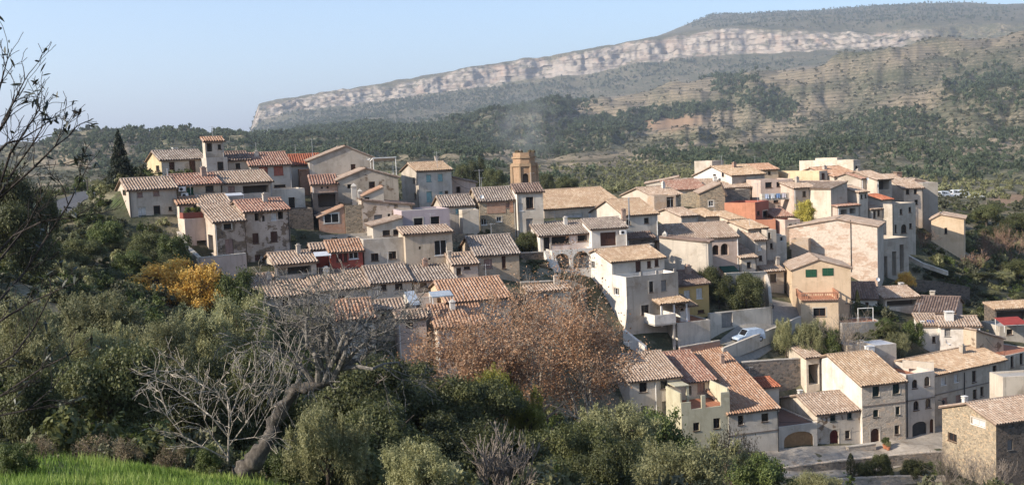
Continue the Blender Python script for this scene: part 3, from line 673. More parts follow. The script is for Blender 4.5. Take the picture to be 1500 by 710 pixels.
    # chimneys: photo x, top y, bottom y, width px, depth share, kind
    for cdef in ch:
        cx, y0, y1, pw, fr = cdef[:5]; kd = cdef[5] if len(cdef) > 5 else 'p'
        o2 = org + bk*(D*fr); nrm = u.cross(Vector((0, 0, 1))); a_, b_ = hit(cx, y0, o2, nrm), hit(cx, y1, o2, nrm); wv = max(.22, pw*(o2-CAM).length/F/2)
        mb = MB(); x, y = a_.x, D*fr; z1 = a_.z; z0 = min(b_.z, z1-.4) - .6
        if kd == 't': mb.tube((x, y, z0), (x, y, z1), .09, .09, 8); mb.tube((x, y, z1), (x, y, z1+.12), .15, .02, 8)
        else:
            mb.box(x-wv, x+wv, y-wv, y+wv, z0, z1-.28); mb.box(x-wv-.06, x+wv+.06, y-wv-.06, y+wv+.06, z1-.277, z1-.2)
            for sx in (-1, 1):
                for sy in (-1, 1): mb.box(x+sx*wv*.75-.06, x+sx*wv*.75+.06, y+sy*wv*.75-.06, y+sy*wv*.75+.06, z1-.198, z1-.05)
            if kd == 'c': mb.poly([(x-wv-.05, y-wv-.05, z1-.05), (x+wv+.05, y-wv-.05, z1-.05), (x, y, z1+.4)]); mb.poly([(x+wv+.05, y-wv-.05, z1-.05), (x+wv+.05, y+wv+.05, z1-.05), (x, y, z1+.4)]); mb.poly([(x+wv+.05, y+wv+.05, z1-.05), (x-wv-.05, y+wv+.05, z1-.05), (x, y, z1+.4)]); mb.poly([(x-wv-.05, y+wv+.05, z1-.05), (x-wv-.05, y-wv-.05, z1-.05), (x, y, z1+.4)])
            else: mb.box(x-wv-.08, x+wv+.08, y-wv-.08, y+wv+.08, z1-.048, z1+.04)
        cm = {'p': plaster((.46, .40, .33), .6), 'c': plaster((.5, .46, .4), .4), 'r': brick((.36, .17, .10)), 'w': plaster((.62, .59, .54), .3), 't': flat('stove_pipe', (.4, .4, .4), .4, .5, .6)}[kd]
        mb.build('chimney', cm, ro if ro else root)
    if not pipe and rt in 'FS' and hash_(label) % 5 < 3: mb_ = MB(); xx = Wd - .12 if hash_(label) % 2 else .12; mb_.tube((xx, -.09, Hh-.15), (xx, -.09, max(low_z, -3)), .055, .055, 6); mb_.build('drainpipe', (IRON, FRAME_W, flat('zinc', (.35, .34, .33), .5))[hash_(label) % 3], root)
    if hash_(label) % 7 < 2 and rt in 'FS':
        mb_ = MB(); zz = Hh+rise; xx = Wd*(.15+.7*(hash_(label) % 50)/50); yy = D*(rf if rt == 'F' else .95); mb_.tube((xx, yy, zz-.2), (xx, yy, zz+1.7), .03, .025, 5); mb_.tube((xx-.55, yy, zz+1.55), (xx+.55, yy, zz+1.55), .016, .016, 4)
        for k_ in range(5): mb_.tube((xx-.5+k_*.25, yy-.25, zz+1.55), (xx-.5+k_*.25, yy+.25, zz+1.55), .012, .012, 4)
        mb_.build('antenna', flat('galvanised', (.4, .4, .4), .5), root)
    for (px, py, pr, fr) in dish:
        o2 = org + bk*(D*fr); p = hit(px, py, o2, u.cross(Vector((0, 0, 1)))); r = max(.28, pr*(o2-CAM).length/F); mb = MB(); i = len(mb.v)
        ax = inv @ Vector((.25, -.9, .35)).normalized(); e1 = ax.orthogonal().normalized(); e2 = ax.cross(e1); K = 10
        for q, (rr, dd) in enumerate(((.05, -.12), (.6, -.06), (1, .04))):
            for k in range(K): t = 2*PI*k/K; mb.v.append(tuple(p + (e1*math.cos(t)+e2*math.sin(t))*r*rr + ax*dd*r*2))
        for q in range(2):
            for k in range(K): mb.f.append((i+q*K+k, i+q*K+(k+1)%K, i+(q+1)*K+(k+1)%K, i+(q+1)*K+k)); mb.m.append(0)
        mb.f.append(tuple(i+k for k in range(K))); mb.m.append(0)
        mb.tube(p - ax*.1, (p.x, p.y+.25, p.z-1.0), .03, .03, 5); mb.build('satellite_dish', FRAME_W, root)
    for (z_px, col) in course:       # string course across the front
        z = hit(xl+2, z_px, org, u.cross(Vector((0, 0, 1)))).z; mb = MB(); mb.box(.0, Wd, -.07, .05, z-.07, z+.07); mb.build('string_course', flat('course', col), root)
    for (px, y0, y1, m_) in pipe:
        nrm = u.cross(Vector((0, 0, 1))); a_, b_ = hit(px, y0, org, nrm), hit(px, y1, org, nrm); mb = MB(); mb.tube((a_.x, -.08, a_.z), (a_.x, -.08, b_.z), .06, .06, 6); mb.build('drainpipe', m_, root)
    return h
VOIDSHADE = plaster((.12, .10, .085), .4)  # near-black backing of open recesses: the shade inside is put into its colour
def house_part(h, name, mb, mat, **k): return mb.build(name, mat, h.root, **k)
# ------------------------------------------------------------------ wall finishes
TANG = plaster((.44, .38, .31), .75); TAN = plaster((.50, .415, .33), .65); CREAM = plaster((.54, .465, .37), .75); WHITE = plaster((.66, .605, .53), .6)
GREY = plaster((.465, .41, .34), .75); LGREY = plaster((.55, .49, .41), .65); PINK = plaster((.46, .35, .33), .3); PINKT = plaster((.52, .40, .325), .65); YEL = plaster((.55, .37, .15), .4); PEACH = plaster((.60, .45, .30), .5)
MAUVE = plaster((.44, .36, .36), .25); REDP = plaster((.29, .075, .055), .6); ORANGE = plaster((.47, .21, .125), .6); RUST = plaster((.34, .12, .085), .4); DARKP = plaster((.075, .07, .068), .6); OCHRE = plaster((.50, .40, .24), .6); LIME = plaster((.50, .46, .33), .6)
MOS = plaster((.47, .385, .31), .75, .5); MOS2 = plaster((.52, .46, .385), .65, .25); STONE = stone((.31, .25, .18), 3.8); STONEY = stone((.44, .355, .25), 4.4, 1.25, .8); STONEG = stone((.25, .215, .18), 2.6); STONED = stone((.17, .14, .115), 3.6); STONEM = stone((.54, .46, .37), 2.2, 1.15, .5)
BRICK = brick((.40, .20, .12)); BRICKO = brick((.46, .20, .10), .2); BRICKT = brick((.52, .34, .20), .5); BRICKP = brick((.52, .34, .235), .97, (.6, .5, .4)); TERRA = flat('terracotta_floor', (.36, .15, .085), .8)
CORR = flat('corrugated_sheet', (.55, .55, .56), .45, .4)

# ------------------------------------------------------------------ west end of the village
H('long grey plastered house at the west end with one white and one dark window', (188,258,279,352,260), 130, 30, 8, ('F',18), TANG, 'tan', side=TAN,
  Fw=[(208,310,11,14,'w'),(230,308,10,14,'k'),(249.5,305.5,5,6,'k'),(205,285,8,7,'p'),(229,283,9,7,'p')], Lw=[(182.5,282,4,8,'k')], ch=[(245,248,264,3,.6,'t')])
H('low house with an air conditioner and green shutter between two grey houses', (259,323,272,306,254), 134, 30, 8, ('F',17), plaster((.42,.34,.25),.5), 'red',
  Fw=[(278.5,280,10,11,'g'),(307,276.5,12,9,'k')])
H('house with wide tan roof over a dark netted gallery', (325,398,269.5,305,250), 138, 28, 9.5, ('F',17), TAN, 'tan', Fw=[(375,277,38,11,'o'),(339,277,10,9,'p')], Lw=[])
H('uppermost western house with pale tiled roof and yellow lit gable', (236,301,235,262,219.5), 150, 32, 9, ('F',17), GREY, 'grey', side=OCHRE, Fw=[(252,246,8,17,'b'),(282,244,9,18,'b')], Lw=[(231,247,5,9,'k')], ch=[(256,216.5,226,6,.6,'w')])
H('flat roofed grey block below the little roof turret', (302,333,231,262), 149, 26, 6, ('T',), GREY, para=.4, Fw=[(323,243,9,12,'k')])
H('small tiled roof turret on the western skyline', (300,327,207.5,232,202), 151, 26, 3.6, ('S',20), TANG, 'orange', side=CREAM, Fw=[(321.5,215,5,7,'k'),(307,216,8,12,'o')])
H('house with the darkest tiled roof beside the roof turret', (334,366,235.5,262,221.5), 152, 24, 8, ('F',17), TANG, 'dark', Fw=[(348.5,243,7,8,'k')])
H('grey house with two red roller shutters', (367,426,243.5,282,223), 151, 22, 9, ('F',18), GREY, 'red', Fw=[(386,251,13,13,'r'),(408,250,14,13,'r'),(410,272.5,17,4,'k')])
H('white fronted house under a plain red roof with orange brick porch', (425,470,242.5,282,225.5), 160, 16, 9, ('F',18), WHITE, 'brick', Fw=[(444,255,9,9,'d')])
H('orange brick porch block in front of the white house', (438.5,456,248,300), 157, 16, 3, ('T',), BRICKO, para=1.1, Fw=[(444.5,254,9,9,'o')])
H('grey low house with flat roof edge and dark doorways', (397,446,278,306), 143, 20, 7, ('T',), LGREY, para=.3, Fw=[(427.5,297,9,16,'k'),(407,297,12,12,'k')])
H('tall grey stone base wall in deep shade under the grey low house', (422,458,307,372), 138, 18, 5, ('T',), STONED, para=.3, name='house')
H('big blank gable house rising above the western roofs', (453,546,235,290), 156, 15, 10, ('G',19,.58), TANG, 'tan', Fw=[(517.5,246,7,11,'b')], dish=[(539,232,2.6,0)], ch=[(496,214,222,4,.4,'p')])
H('half ruined stone gable house below the big blank gable', (494,583,264,312), 148, 14, 9, ('G',18,.48), plaster((.43,.36,.28),.9,.25), 'tan', Fw=[(512,273,6,6,'o'),(545,270.5,9,9,'k'),(503,266,5,4,'o')])
H('low brick block with two small holes beside the stone gable', (457,494,271,290), 147, 14, 5, ('S',14), BRICK, 'red', Fw=[(471.5,275,3,3,'o'),(480,274.5,3,3,'o')])
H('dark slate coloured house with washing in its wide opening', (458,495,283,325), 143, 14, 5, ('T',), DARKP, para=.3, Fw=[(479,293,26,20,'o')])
H('orange brick house with triple window under a sloping roof edge', (467,505,318,348), 139, 14, 9, ('G',20,1), BRICKO, 'orange', Fw=[(485.5,319.5,22,14,'x')], ch=[(518,272,300,7,.6,'c'),(527,280,300,6,.4,'c')])
H('stone and brick house joined to the triple window house', (505,532,301,348), 139.5, 14, 7, ('T',), STONE, para=.3)
H('small lit dormer house with a black balcony opening', (533,562,287,312), 141, 12, 5, ('G',22,1), CREAM, 'orange', Fw=[(537.5,297.5,8,17,'k')])
H('brown rubble house with a low wide window and a slit window', (530,604,304,350), 140, 14, 8, ('G',8,0), MOS, 'dark', Fw=[(554,318.5,12,8,'s'),(570,317,4,8,'k')])
H('tall three storey grey house with pale blue shutters', (612,661,251,310,237), 160, 22, 8, ('F',15), LGREY, 'gold', side=TANG, Fw=[(628,261,7,10,'t'),(645,260,7,10,'t'),(629,288,8,15,'t'),(646,285,5,9,'t'),(654,282,5,5,'k')], Lw=[(606,264,3,8,'k'),(608,287,3,9,'k')], ch=[(639,229,240,4,.6,'p')])
H('pink gabled house behind the tall grey house', (661,697,269,300), 164, 10, 8, ('G',15,0), PINKT, 'dark', Fw=[(671.5,278,6,9,'o')])
H('pale house with ribbed grey roof left of the brick house', (649,694,303,334,285), 146, 16, 6, ('F',22), LGREY, 'grey', Fw=[(671,309,7,7,'t')], dish=[(694,304,3,0)])
H('pale plaster terrace block under the ribbed grey roof', (677,701,308,345), 143, 12, 3, ('T',), CREAM, para=.5)
h = H('brick topped rubble stone house left of the bell tower', (702,754,295.5,345,274), 147, 12, 7, ('F',20), STONEY, 'grey', Fw=[(708.5,325,9,9,'x'),(731,321,7,7,'xS'),(743.5,300.5,6,7,'p')], dish=[(706,288,2.6,0)])
mb = MB(); a = h.hit(713, 297, h.org, h.u.cross(Vector((0, 0, 1)))); b = h.hit(752, 311, h.org, h.u.cross(Vector((0, 0, 1)))); x1 = min(b.x, h.W-.02)
w0 = h.hit(740.5, 303, h.org, h.u.cross(Vector((0, 0, 1)))).x; w1 = h.hit(746.5, 303, h.org, h.u.cross(Vector((0, 0, 1)))).x
mb.box(a.x, w0, -.05, .02, b.z, h.H-.12); mb.box(w1, x1, -.05, .02, b.z, h.H-.12)
mb.build('brick_panel', BRICKO, h.root)
H('tall white house with small tiled roof in front of the bell tower', (757,795,282.5,375,268.5), 147, 10, 5, ('S',17), LGREY, 'dark', side=WHITE, Fw=[(776,297,11,17,'dS'),(763,303.5,6,11,'w'),(776,331,10,22,'s')])
H('church with long golden tiled roof beside the bell tower', (797,914,307,345,276.5), 165, 22, 18.5, ('F',17), TAN, 'gold', name='church', cat='church', Fw=[(840.5,317.5,27,9,'wS'),(876,315,27,9,'wS')])
h = H('white house with long dark window above two arches', (791,867,346,372,324), 143, 14, 6, ('S',16), WHITE, 'grey', Fw=[(801,357,9,20,'k'),(821,351.5,26,11,'k'),(853,348.5,14,9,'k')])
H('white terrace house with wide brown doors and terracotta balcony', (866.5,918,336,366,318.5), 143.5, 14, 6, ('S',16), WHITE, 'grey', Fw=[(891,350,23,20,'b')], ch=[(921,290,318,2.5,.9,'t'),(913,306,318,6,.8,'r')])
H('white arcade terrace under the white house', (808,869,367,396), 140.5, 14, 5, ('T',), WHITE, floor=TERRA, para=.3, Fw=[(823,383,24,24,'oAc'),(852,380.5,25,26,'oAc')])
H('house with tan roof and plain grey front right of the church', (916,963,316,356,291), 150, 18, 11, ('F',17), LGREY, 'gold', Fw=[(921,325.5,6,8,'k'),(947,323,7,8,'k')])
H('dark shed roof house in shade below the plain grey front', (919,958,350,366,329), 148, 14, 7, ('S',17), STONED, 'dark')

# ------------------------------------------------------------------ front rows, west and centre
H('rubble patched three storey house with three arched top windows', (358,423,311,398,291), 126, 29, 8, ('F',17), MOS, 'red', Fw=[(376,317,6,13,'oV'),(386,320,4,9,'oA'),(401,317,8,11,'wV'),(411,315,8,12,'oV'),(374.5,349,9,15,'b'),(401.5,346.5,10,15,'b'),(377.5,379,8,12,'b')])
H('brown stone loggia house with a pink door', (314,358,326,376,297), 123.5, 29, 8.5, ('S',18), plaster((.42,.33,.26),.8,.72), 'tan', side=TAN, Fw=[(333,331.5,11,8,'k'),(336,362,12,24,'p')], Lw=[(309,333,7,18,'o'),(309,357,7,26,'o')])
H('small house with tiled lean-to and plants on a red balcony', (262,293,300,325,288), 131, 29, 5, ('F',17), PINKT, 'orange', side=CREAM, Fw=[(286.5,305,6,13,'k')])
H('low tiled roof house squeezed behind the loggia house', (297,336,298.5,320,284.5), 132, 29, 6, ('F',17), TAN, 'tan')
H('pinkish lower block below the plant balcony with dark courtyard doorway', (270,314,321,376), 126.5, 29, 4, ('T',), PINKT, para=.9, side=CREAM, floor=TERRA, Fw=[(296,364,14,24,'o')])
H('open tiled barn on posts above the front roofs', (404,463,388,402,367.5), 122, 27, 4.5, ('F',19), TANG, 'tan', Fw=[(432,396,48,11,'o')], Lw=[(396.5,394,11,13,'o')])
H('red walled house with a white window in the second row', (484,531,370,396,350), 126, 18, 6, ('F',18), REDP, 'orange', Fw=[(518,374,14,10,'x'),(497,376,9,14,'m'),(506,376,5,14,'b')])
H('low red house with a pale metal awning', (457,486,366,396,355), 127, 18, 6, ('F',18), REDP, 'tan')
H('bare grey concrete house with terrace and two dark windows', (532,596,351,395), 128, 17, 6, ('T',), GREY, para=.3, Fw=[(549,376.5,11,11,'d'),(575,373.5,11,11,'d')])
H('lean-to house with two openings behind the concrete terrace', (546,590,331,352), 133, 17, 5, ('G',12,1), GREY, 'tan', Fw=[(566,341,11,8,'k'),(580,340,8,8,'k')])
H('tall brown plaster house with one large blue-grey window', (593,662,344,395,330), 128.5, 17, 7, ('S',13), plaster((.47,.39,.295),.75), 'tan', Fw=[(645.5,362.5,18,22,'x'),(615,363,3,4,'o'),(629,379,3,3,'o')])
H('mauve painted house with two dark openings', (588,658,309,345), 135.5, 17, 7, ('T',), MAUVE, para=.2, Fw=[(613,327,13,15,'k'),(637,325.5,14,17,'k')])
H('front row house with the widest pale ribbed roof and cream gable', (381,463,437,462,398), 117, 25, 11, ('F',17), TANG, 'tan', side=CREAM, Fw=[(420,441,12,8,'k')])
H('front row house behind the gnarled bare tree', (463,545,427,455,391), 119.5, 22, 10.5, ('F',17), LGREY, 'tan', Fw=[(500,437,10,8,'k')])
H('front row house with grey front and two dark windows', (545,603,415.5,450,387), 122, 18, 9, ('F',17), GREY, 'grey', Fw=[(562,420,8,10,'d'),(584,416.5,11,13,'d')], ch=[(595,386,396,5,.9,'p')], dish=[(535,395,4,.6)])
H('front row house with ribbed roof right of the grey front', (605,668,412.5,445,382), 124, 18, 9, ('F',17), TAN, 'grey', Fw=[(620,415.5,10,9,'k')])
H('small cream house with a pierced grille in the front row', (664,700,388,410,369.5), 126.5, 17, 6, ('F',18), TAN, 'tan', Fw=[(672,397,7,10,'k'),(684,392,9,4,'k')], ch=[(658,368,392,4,.3,'p')])
H('ochre house with ribbed grey roof and a tall side door', (698,760,375,415,344), 129, 14, 8, ('F',20), plaster((.44,.345,.25),.6), 'grey', Fw=[(715,386,12,13,'p'),(738,383,6,20,'b')], ch=[(700,359,380,5,.3,'w')], dish=[(700,378,4,0)])
H('terracotta roofed house with a small lit gable window', (655,748,443,470,407), 115.5, 16, 9, ('F',17), TAN, 'orange', side=PEACH, Lw=[(638.5,414,4,10,'o')])
H('lower terracotta roofed house behind the russet plane trees', (640,712,480,505,443), 110.5, 14, 6.5, ('F',18), PINKT, 'orange', side=CREAM)
H('small reddish house with tiled roof beside a white post', (583,624,468,495,453), 111, 14, 6, ('F',17), PINKT, 'tan', Fw=[(600,475,10,7,'k')], ch=[(583,454,466,4,.2,'r')])
H('pale house glimpsed through the gnarled bare tree', (496,548,469,500,437), 108.5, 16, 8, ('F',18), LGREY, 'orange')

# ------------------------------------------------------------------ centre right
h = H('white house with rubble lower gable and railed roof terrace', (896,973,384,505,361), 136.5, 24, 8, ('F',17), LGREY, 'gold', side=WHITE, Fw=[(935,389,8,17,'b'),(951,387,6,10,'b'),(962,385,6,10,'b')], Lw=[(868.5,388,6,11,'x')], ch=[(953,357,372,7,.6,'p')], pipe=[])
mb = MB(); zt = h.hit(862, 412, h.org, -h.u).z; mb.box(-.05, -.003, h.D*.32, h.D-.02, -6, zt); mb.build('rubble_panel', STONE, h.root)
h = H('tall beige house front with notched white parapet', (917,993,406,505), 133.2, 24, 3.6, ('T',), TANG, para=1.0, side=WHITE, Fw=[(954,420,6,16,'d'),(972.5,418,8,16,'s'),(945,453.5,11,14,'k')], Lw=[(903,427,7,10,'xS')])
for k in (.32, .62, .97): mb = MB(); mb.box(h.W*k-.35, h.W*k, .02, .2, h.H+.003, h.H+.5); mb.build('merlon', CONC, h.root)
H('narrow yellow house with white shutters', (993.5,1038,419,485,396), 139, 22, 8, ('F',17), YEL, 'dark', Fw=[(1006.5,431,9,12,'w'),(1024.5,429.5,9,15,'w'),(1027,456,10,5,'b')])
h = H('grey terrace block with terracotta floor below the yellow house', (992,1040,473,512), 133.2, 20, 6, ('T',), LGREY, para=.15, floor=TERRA)
H('little white porch room under a tiled roof on the terrace', (996,1010,447,474), 135, 20, 3.4, ('S',12), WHITE, 'gold', Fw=[(998.5,451,5,6,'k')], ov=.9)
H('blank cream house end lit by the sun below the chimney', (966,1037,355,392), 148.2, -24, 2.6, ('G',6,0), CREAM, 'dark', ch=[(974,342,356,6,.2,'c')])
H('big tan roofed house with three arches in its front', (962,1081,353,392,327), 151, 8, 11, ('S',16), PINKT, 'tan', Fw=[(1036,368,7,12,'oA'),(1048.5,366,10,15,'oA'),(1061.5,365,11,17,'oA')])
H('grey house with wide tan roof beside the yellow gabled house', (1122,1148,398,445,372), 153, 14, 12, ('F',17), GREY, 'tan', Fw=[(1132.5,407,9,12,'k')], ch=[(1138.5,376,396,5,.15,'p')])
H('low wide roofed house in the lane below the arches', (1082,1124,399,425,364), 156, 12, 12, ('S',16), TANG, 'tan', ch=[(1117,366,378,6,.8,'r')])
h = H('yellow gabled house with two green shutters and a balcony', (1160,1246,395,476), 148, -8, 9, ('G',17,.46), PEACH, 'tan', Fw=[(1188,400,16,11,'g'),(1212.5,398,16,11,'g')], Lw=[])
YG = h
h = H('balcony extension of the yellow house with brick balustrade', (1173,1228,439,478), 143.6, -8, 5.2, ('T',), PEACH, para=.12, floor=TERRA, Fw=[(1200.5,457,18,12,'d')], Lw=[(1165,450,4,18,'kA')])
mb = MB(); ht = 1.0
for (x0, x1, y0, y1) in ((0, h.W, -.1, .1), (-.1, .1, .1, h.D), (h.W-.1, h.W+.1, .1, h.D)):
    mb.box(x0, x1, y0, y1, h.H+.85, h.H+ht); mb.box(x0, x1, y0, y1, h.H+.003, h.H+.12)
n = 16
for k in range(n+1): x = h.W*k/n; mb.box(x-(.13 if k % 5 == 0 else .045), x+(.13 if k % 5 == 0 else .045), -.07, .07, h.H+.12, h.H+.85)
for k in range(1, 10):
    for X_ in (0, h.W): mb.box(X_-.07, X_+.07, h.D*k/10-.045, h.D*k/10+.045, h.H+.12, h.H+.85)
mb.build('balustrade', flat('brick_rail', (.42, .20, .12)), h.root)
mb = MB()
for k in range(22): x = h.W*(k+.5)/22; mb.tube((x, -.28, h.H-.14), (x, .0, h.H-.06), .11, .11, 6)
mb.build('tile_trim', tilemat('red'), h.root)
H('great windowless brick and plaster wall house lit by the sun', (1156,1285,333,395), 167.5, -26, 9, ('G',9,.55), BRICKP, 'tan', side=GREY, pipe=[(1246,322,398,IRON)])
H('low sunlit brick outbuilding at the foot of the great wall', (1159,1184,350,385), 164.8, -26, 2.4, ('T',), BRICKT, para=.3)

# ------------------------------------------------------------------ south row by the lower street
H('cream two storey house with white drainpipe at the edge of the plane trees', (922,997,559,645,516), 120, 15, 9, ('F',17), plaster((.57,.50,.42),.75), 'tan', Fw=[(942,567,11,14,'k'),(972.5,562.5,10,13,'k'),(944,600,10,12,'s'),(975,600,10,26,'s')], pipe=[(960,560,628,FRAME_W)])
H('house with red tiled roof half in shadow behind the balcony', (997,1047,561,600,514), 122.5, 15, 10, ('F',17), CREAM, 'red', Fw=[(1027,567,11,16,'p'),(1009,572,8,14,'o')], ch=[(1026,540,552,5,.3,'p')])
h = H('yellowish balcony house with broken parapet', (998,1069,601,650), 117, 15, 5, ('T',), LIME, para=.1, floor=TERRA, Fw=[(1020,624.5,9,12,'d'),(1050,619.5,10,15,'d')])
mb = MB()
mb.box(0, h.W*.2, 0, .2, h.H+.003, h.H+.9); mb.box(h.W*.42, h.W*.5, 0, .22, h.H+.003, h.H+1.5); mb.box(h.W*.82, h.W, 0, .2, h.H+.003, h.H+1.6); mb.box(h.W-.2, h.W, .2, h.D, h.H+.003, h.H+2.0); mb.box(0, .2, .2, h.D, h.H+.003, h.H+2.0); mb.box(h.W*.28, h.W*.33, 2.2, 2.45, h.H+.003, h.H+2.3)
mb.box(.2, h.W*.33, 2.1, 4.9, h.H+2.303, h.H+2.42)
mb.build('parapet', LIME, h.root)
H('long house under the largest sloping tiled roof', (1067,1140,606,676,510), 118.5, 16, 14, ('S',17), LGREY, 'orange', Fw=[(1085,615,8,14,'k'),(1120.5,611,10,12,'k')], course=[(638,(.22,.18,.15))])
H('flat topped garage with wide arched brown gate', (1140,1197,625.5,674), 121, 16, 8, ('T',), LGREY, para=.12, floor=flat('brown_roof_floor', (.15, .09, .07)), Fw=[(1170,649,43,35,'GV')])
H('small white house with red roof under the stone terrace wall', (1108,1141,569,600,552), 128, 12, 5, ('S',14), LGREY, 'brick')
H('low house with red arched door and tiled roof', (1197,1263,607,662,574), 123, 14, 8, ('F',17), MOS2, 'tan', side=CREAM, Fw=[(1220,610.5,8,12,'n'),(1244.5,607,7,12,'n'),(1222,642,13,26,'mAS'),(1241.5,636,7,12,'kS')], ch=[(1172,571,582,5,.6,'w')])
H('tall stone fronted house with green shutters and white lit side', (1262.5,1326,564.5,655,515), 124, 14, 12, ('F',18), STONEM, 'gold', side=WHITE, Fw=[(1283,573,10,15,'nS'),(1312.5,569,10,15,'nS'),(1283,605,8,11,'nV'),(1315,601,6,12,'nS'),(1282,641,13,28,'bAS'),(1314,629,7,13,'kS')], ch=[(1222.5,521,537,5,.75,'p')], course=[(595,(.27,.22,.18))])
H('narrow house with four arched windows and a roof terrace', (1327,1369,548.5,640), 126, 20, 9, ('T',), plaster((.54,.48,.41),.6), para=.9, floor=TERRA, Fw=[(1340,562,8,13,'dA'),(1358,558,8,14,'dA'),(1342,593.5,8,14,'dA'),(1359.5,590,8,14,'dA'),(1347,631,21,28,'aV'),(1365,625,6,24,'bA')], course=[(587,(.10,.08,.07))], pipe=[(1328,549,640,IRON)])
H('long grey house with black cornice cable and patchy tan roof', (1369.5,1472,549,630,514), 129, 30, 9, ('F',17), TANG, 'gold', Fw=[(1382,558,7,11,'w'),(1400.5,554,6,11,'w'),(1427,551,6,17,'k'),(1457,543.5,6,17,'k'),(1428,577,6,14,'k'),(1438.5,573,5,14,'k'),(1384,588,8,12,'p'),(1404,584,8,12,'p')], course=[(578,(.10,.08,.07))], pipe=[(1412,545,600,IRON)])
H('last grey house on the right with terracotta roof terrace', (1472.5,1520,521,580), 137, 30, 8, ('T',), TANG, para=.1, floor=TERRA, Fw=[(1482.5,529.5,5,17,'k'),(1496,525,5,18,'k')])
H('honey coloured rubble stone house nearest on the right', (1459,1545,620.5,712,583), 111, 18, 12, ('F',18), STONED, 'tan', side=STONEY, Lw=[(1433,618,20,9,'wS'),(1395,640,13,12,'d')], Fw=[(1481,622,8,7,'s'),(1480,651,8,15,'s')], ch=[(1413,580,600,4,.6,'w')])  # front in dark rubble, lit side in honey rubble: shade painted into the stone
H('pale rendered building end above the nearest stone house', (1469,1530,552,600), 122, 4, 3, ('T',), CREAM, para=.2)
H('grey pink chapel-like house with arched window and half shaded roof', (1341,1398,456,482,433), 150, -30, 10, ('F',17), plaster((.34,.27,.24),.5), 'dark', side=plaster((.42,.31,.26),.5), Fw=[(1369,464,6,14,'kA')], ch=[(1366,426,440,6,.8,'p')])
H('white garden house with tiled roof and white dish', (1378,1436,478,512,462), 141, -10, 6, ('F',16), WHITE, 'tan', Fw=[(1388,486,9,13,'s')], dish=[(1389,500,4.5,0)], ch=[(1390,456,474,10,.3,'w')])
H('lower white annex with a solar panel on its roof', (1350,1378,477,506), 143, -10, 5, ('S',10), WHITE, 'tan', Fw=[(1368,497,5,9,'k')], ch=[(1351,470,480,4,.2,'w')])
H('brown tiled house with white ground floor behind the yellow house', (1246,1285,438,456,412), 154, -14, 8.5, ('S',16), WHITE, 'dark', dish=[(1286,409,3,1)], Fw=[(1270,447,5,9,'b')])
H('tiled open porch house with pale posts', (1297,1346,437,450,419), 153, 6, 7, ('F',14), CREAM, 'tan', Fw=[(1321,444,44,9,'o')], ch=[(1320,414,430,5,.7,'w')])
H('tiled shed with dark open front at the right edge', (1458,1515,453,480,441), 158, 4, 6, ('S',14), STONED, 'gold', Fw=[(1482,463,44,14,'o')])
H('low building with grey window under the red awning', (1464,1515,478,512), 150, 4, 5, ('T',), GREY, para=.3, Fw=[(1479,486,9,8,'d')])
H('rooftop hut with white corrugated roof', (1282,1313,506,520), 133.5, 14, 3.5, ('T',), GREY, para=.02, floor=CORR)
H('cream parapet block behind the gold tiled roof', (1241,1267,506,530), 134.5, 16, 4, ('T',), CREAM, para=.3)
H('stone stair tower house with small tan roof', (1430,1470,502,535), 138.5, 24, 6, ('G',18,0), plaster((.46,.37,.27),.6,.3), 'tan', ch=[(1434,500,512,9,.1,'w')])

# ------------------------------------------------------------------ upper east cluster
H('cream gabled house with box room on the eastern skyline', (1072,1120,257.5,275,241.5), 190, 25, 13, ('F',16), TANG, 'gold', side=WHITE, Lw=[(1047,257,4,4,'k'),(1059,255,3,8,'k')])
H('brown box room above the cream gabled house', (1043,1060,235.5,255), 203, 25, 6, ('T',), TANG, para=.1)
H('long low cream wall house at the left of the eastern cluster', (946,996,269,285), 196, -10, 7, ('G',9,1), CREAM, 'tan')
H('reddish roofed house in the middle of the eastern roofs', (985,1036,279,292,263), 184, 10, 10, ('S',14), CREAM, 'red')
H('tan roofed house with plain lit end below the cream wall', (958,1000,288,312,273), 177, 24, 10, ('F',14), TANG, 'tan', side=TAN)
H('small brick block with dark doorway among the eastern roofs', (958,990,287,306), 170, 8, 4, ('T',), BRICKT, para=.2, Fw=[(982,297,11,17,'o')])
H('rubble gable house with one white framed window', (1025,1062,283,312), 177, -4, 9, ('G',22,.85), STONE, 'tan', Fw=[(1041.5,298,7,8,'xS')])
H('sunlit rubble block with broken white parapet', (988,1026,284,310), 179, -8, 6, ('T',), STONEY, para=.5)
H('rubble terrace house in shade with a red edge', (1062,1098,279,298), 181, 12, 7, ('T',), STONEG, para=.8)
H('wide shaggy tan roof behind the rubble gable', (1040,1100,277,290,261), 187, 8, 12, ('S',13), STONEG, 'tan', Fw=[(1070,281,7,5,'o'),(1084,280,7,5,'o')])
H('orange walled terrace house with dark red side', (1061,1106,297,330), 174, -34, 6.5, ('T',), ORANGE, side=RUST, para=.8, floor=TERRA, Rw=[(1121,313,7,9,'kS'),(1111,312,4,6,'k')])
H('lower orange annex under the dark red side', (1106,1136,322,345), 171, -10, 5, ('T',), ORANGE, para=.2)
H('pinkish house with a laundry balcony', (1114,1162,264,306), 184, 8, 7, ('T',), PINKT, para=.3, Fw=[(1137,292,8,10,'k'),(1149,291,7,10,'k'),(1126,271,10,8,'k'),(1141,270,7,7,'k')])
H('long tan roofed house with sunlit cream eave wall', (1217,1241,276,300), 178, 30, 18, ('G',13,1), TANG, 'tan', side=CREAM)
H('long yellow house on the eastern skyline', (1200,1212,250.5,268), 200, 30, 14, ('T',), TANG, side=plaster((.56, .43, .27), .5), para=.2, Fw=[(1206,258,5,9,'b')])
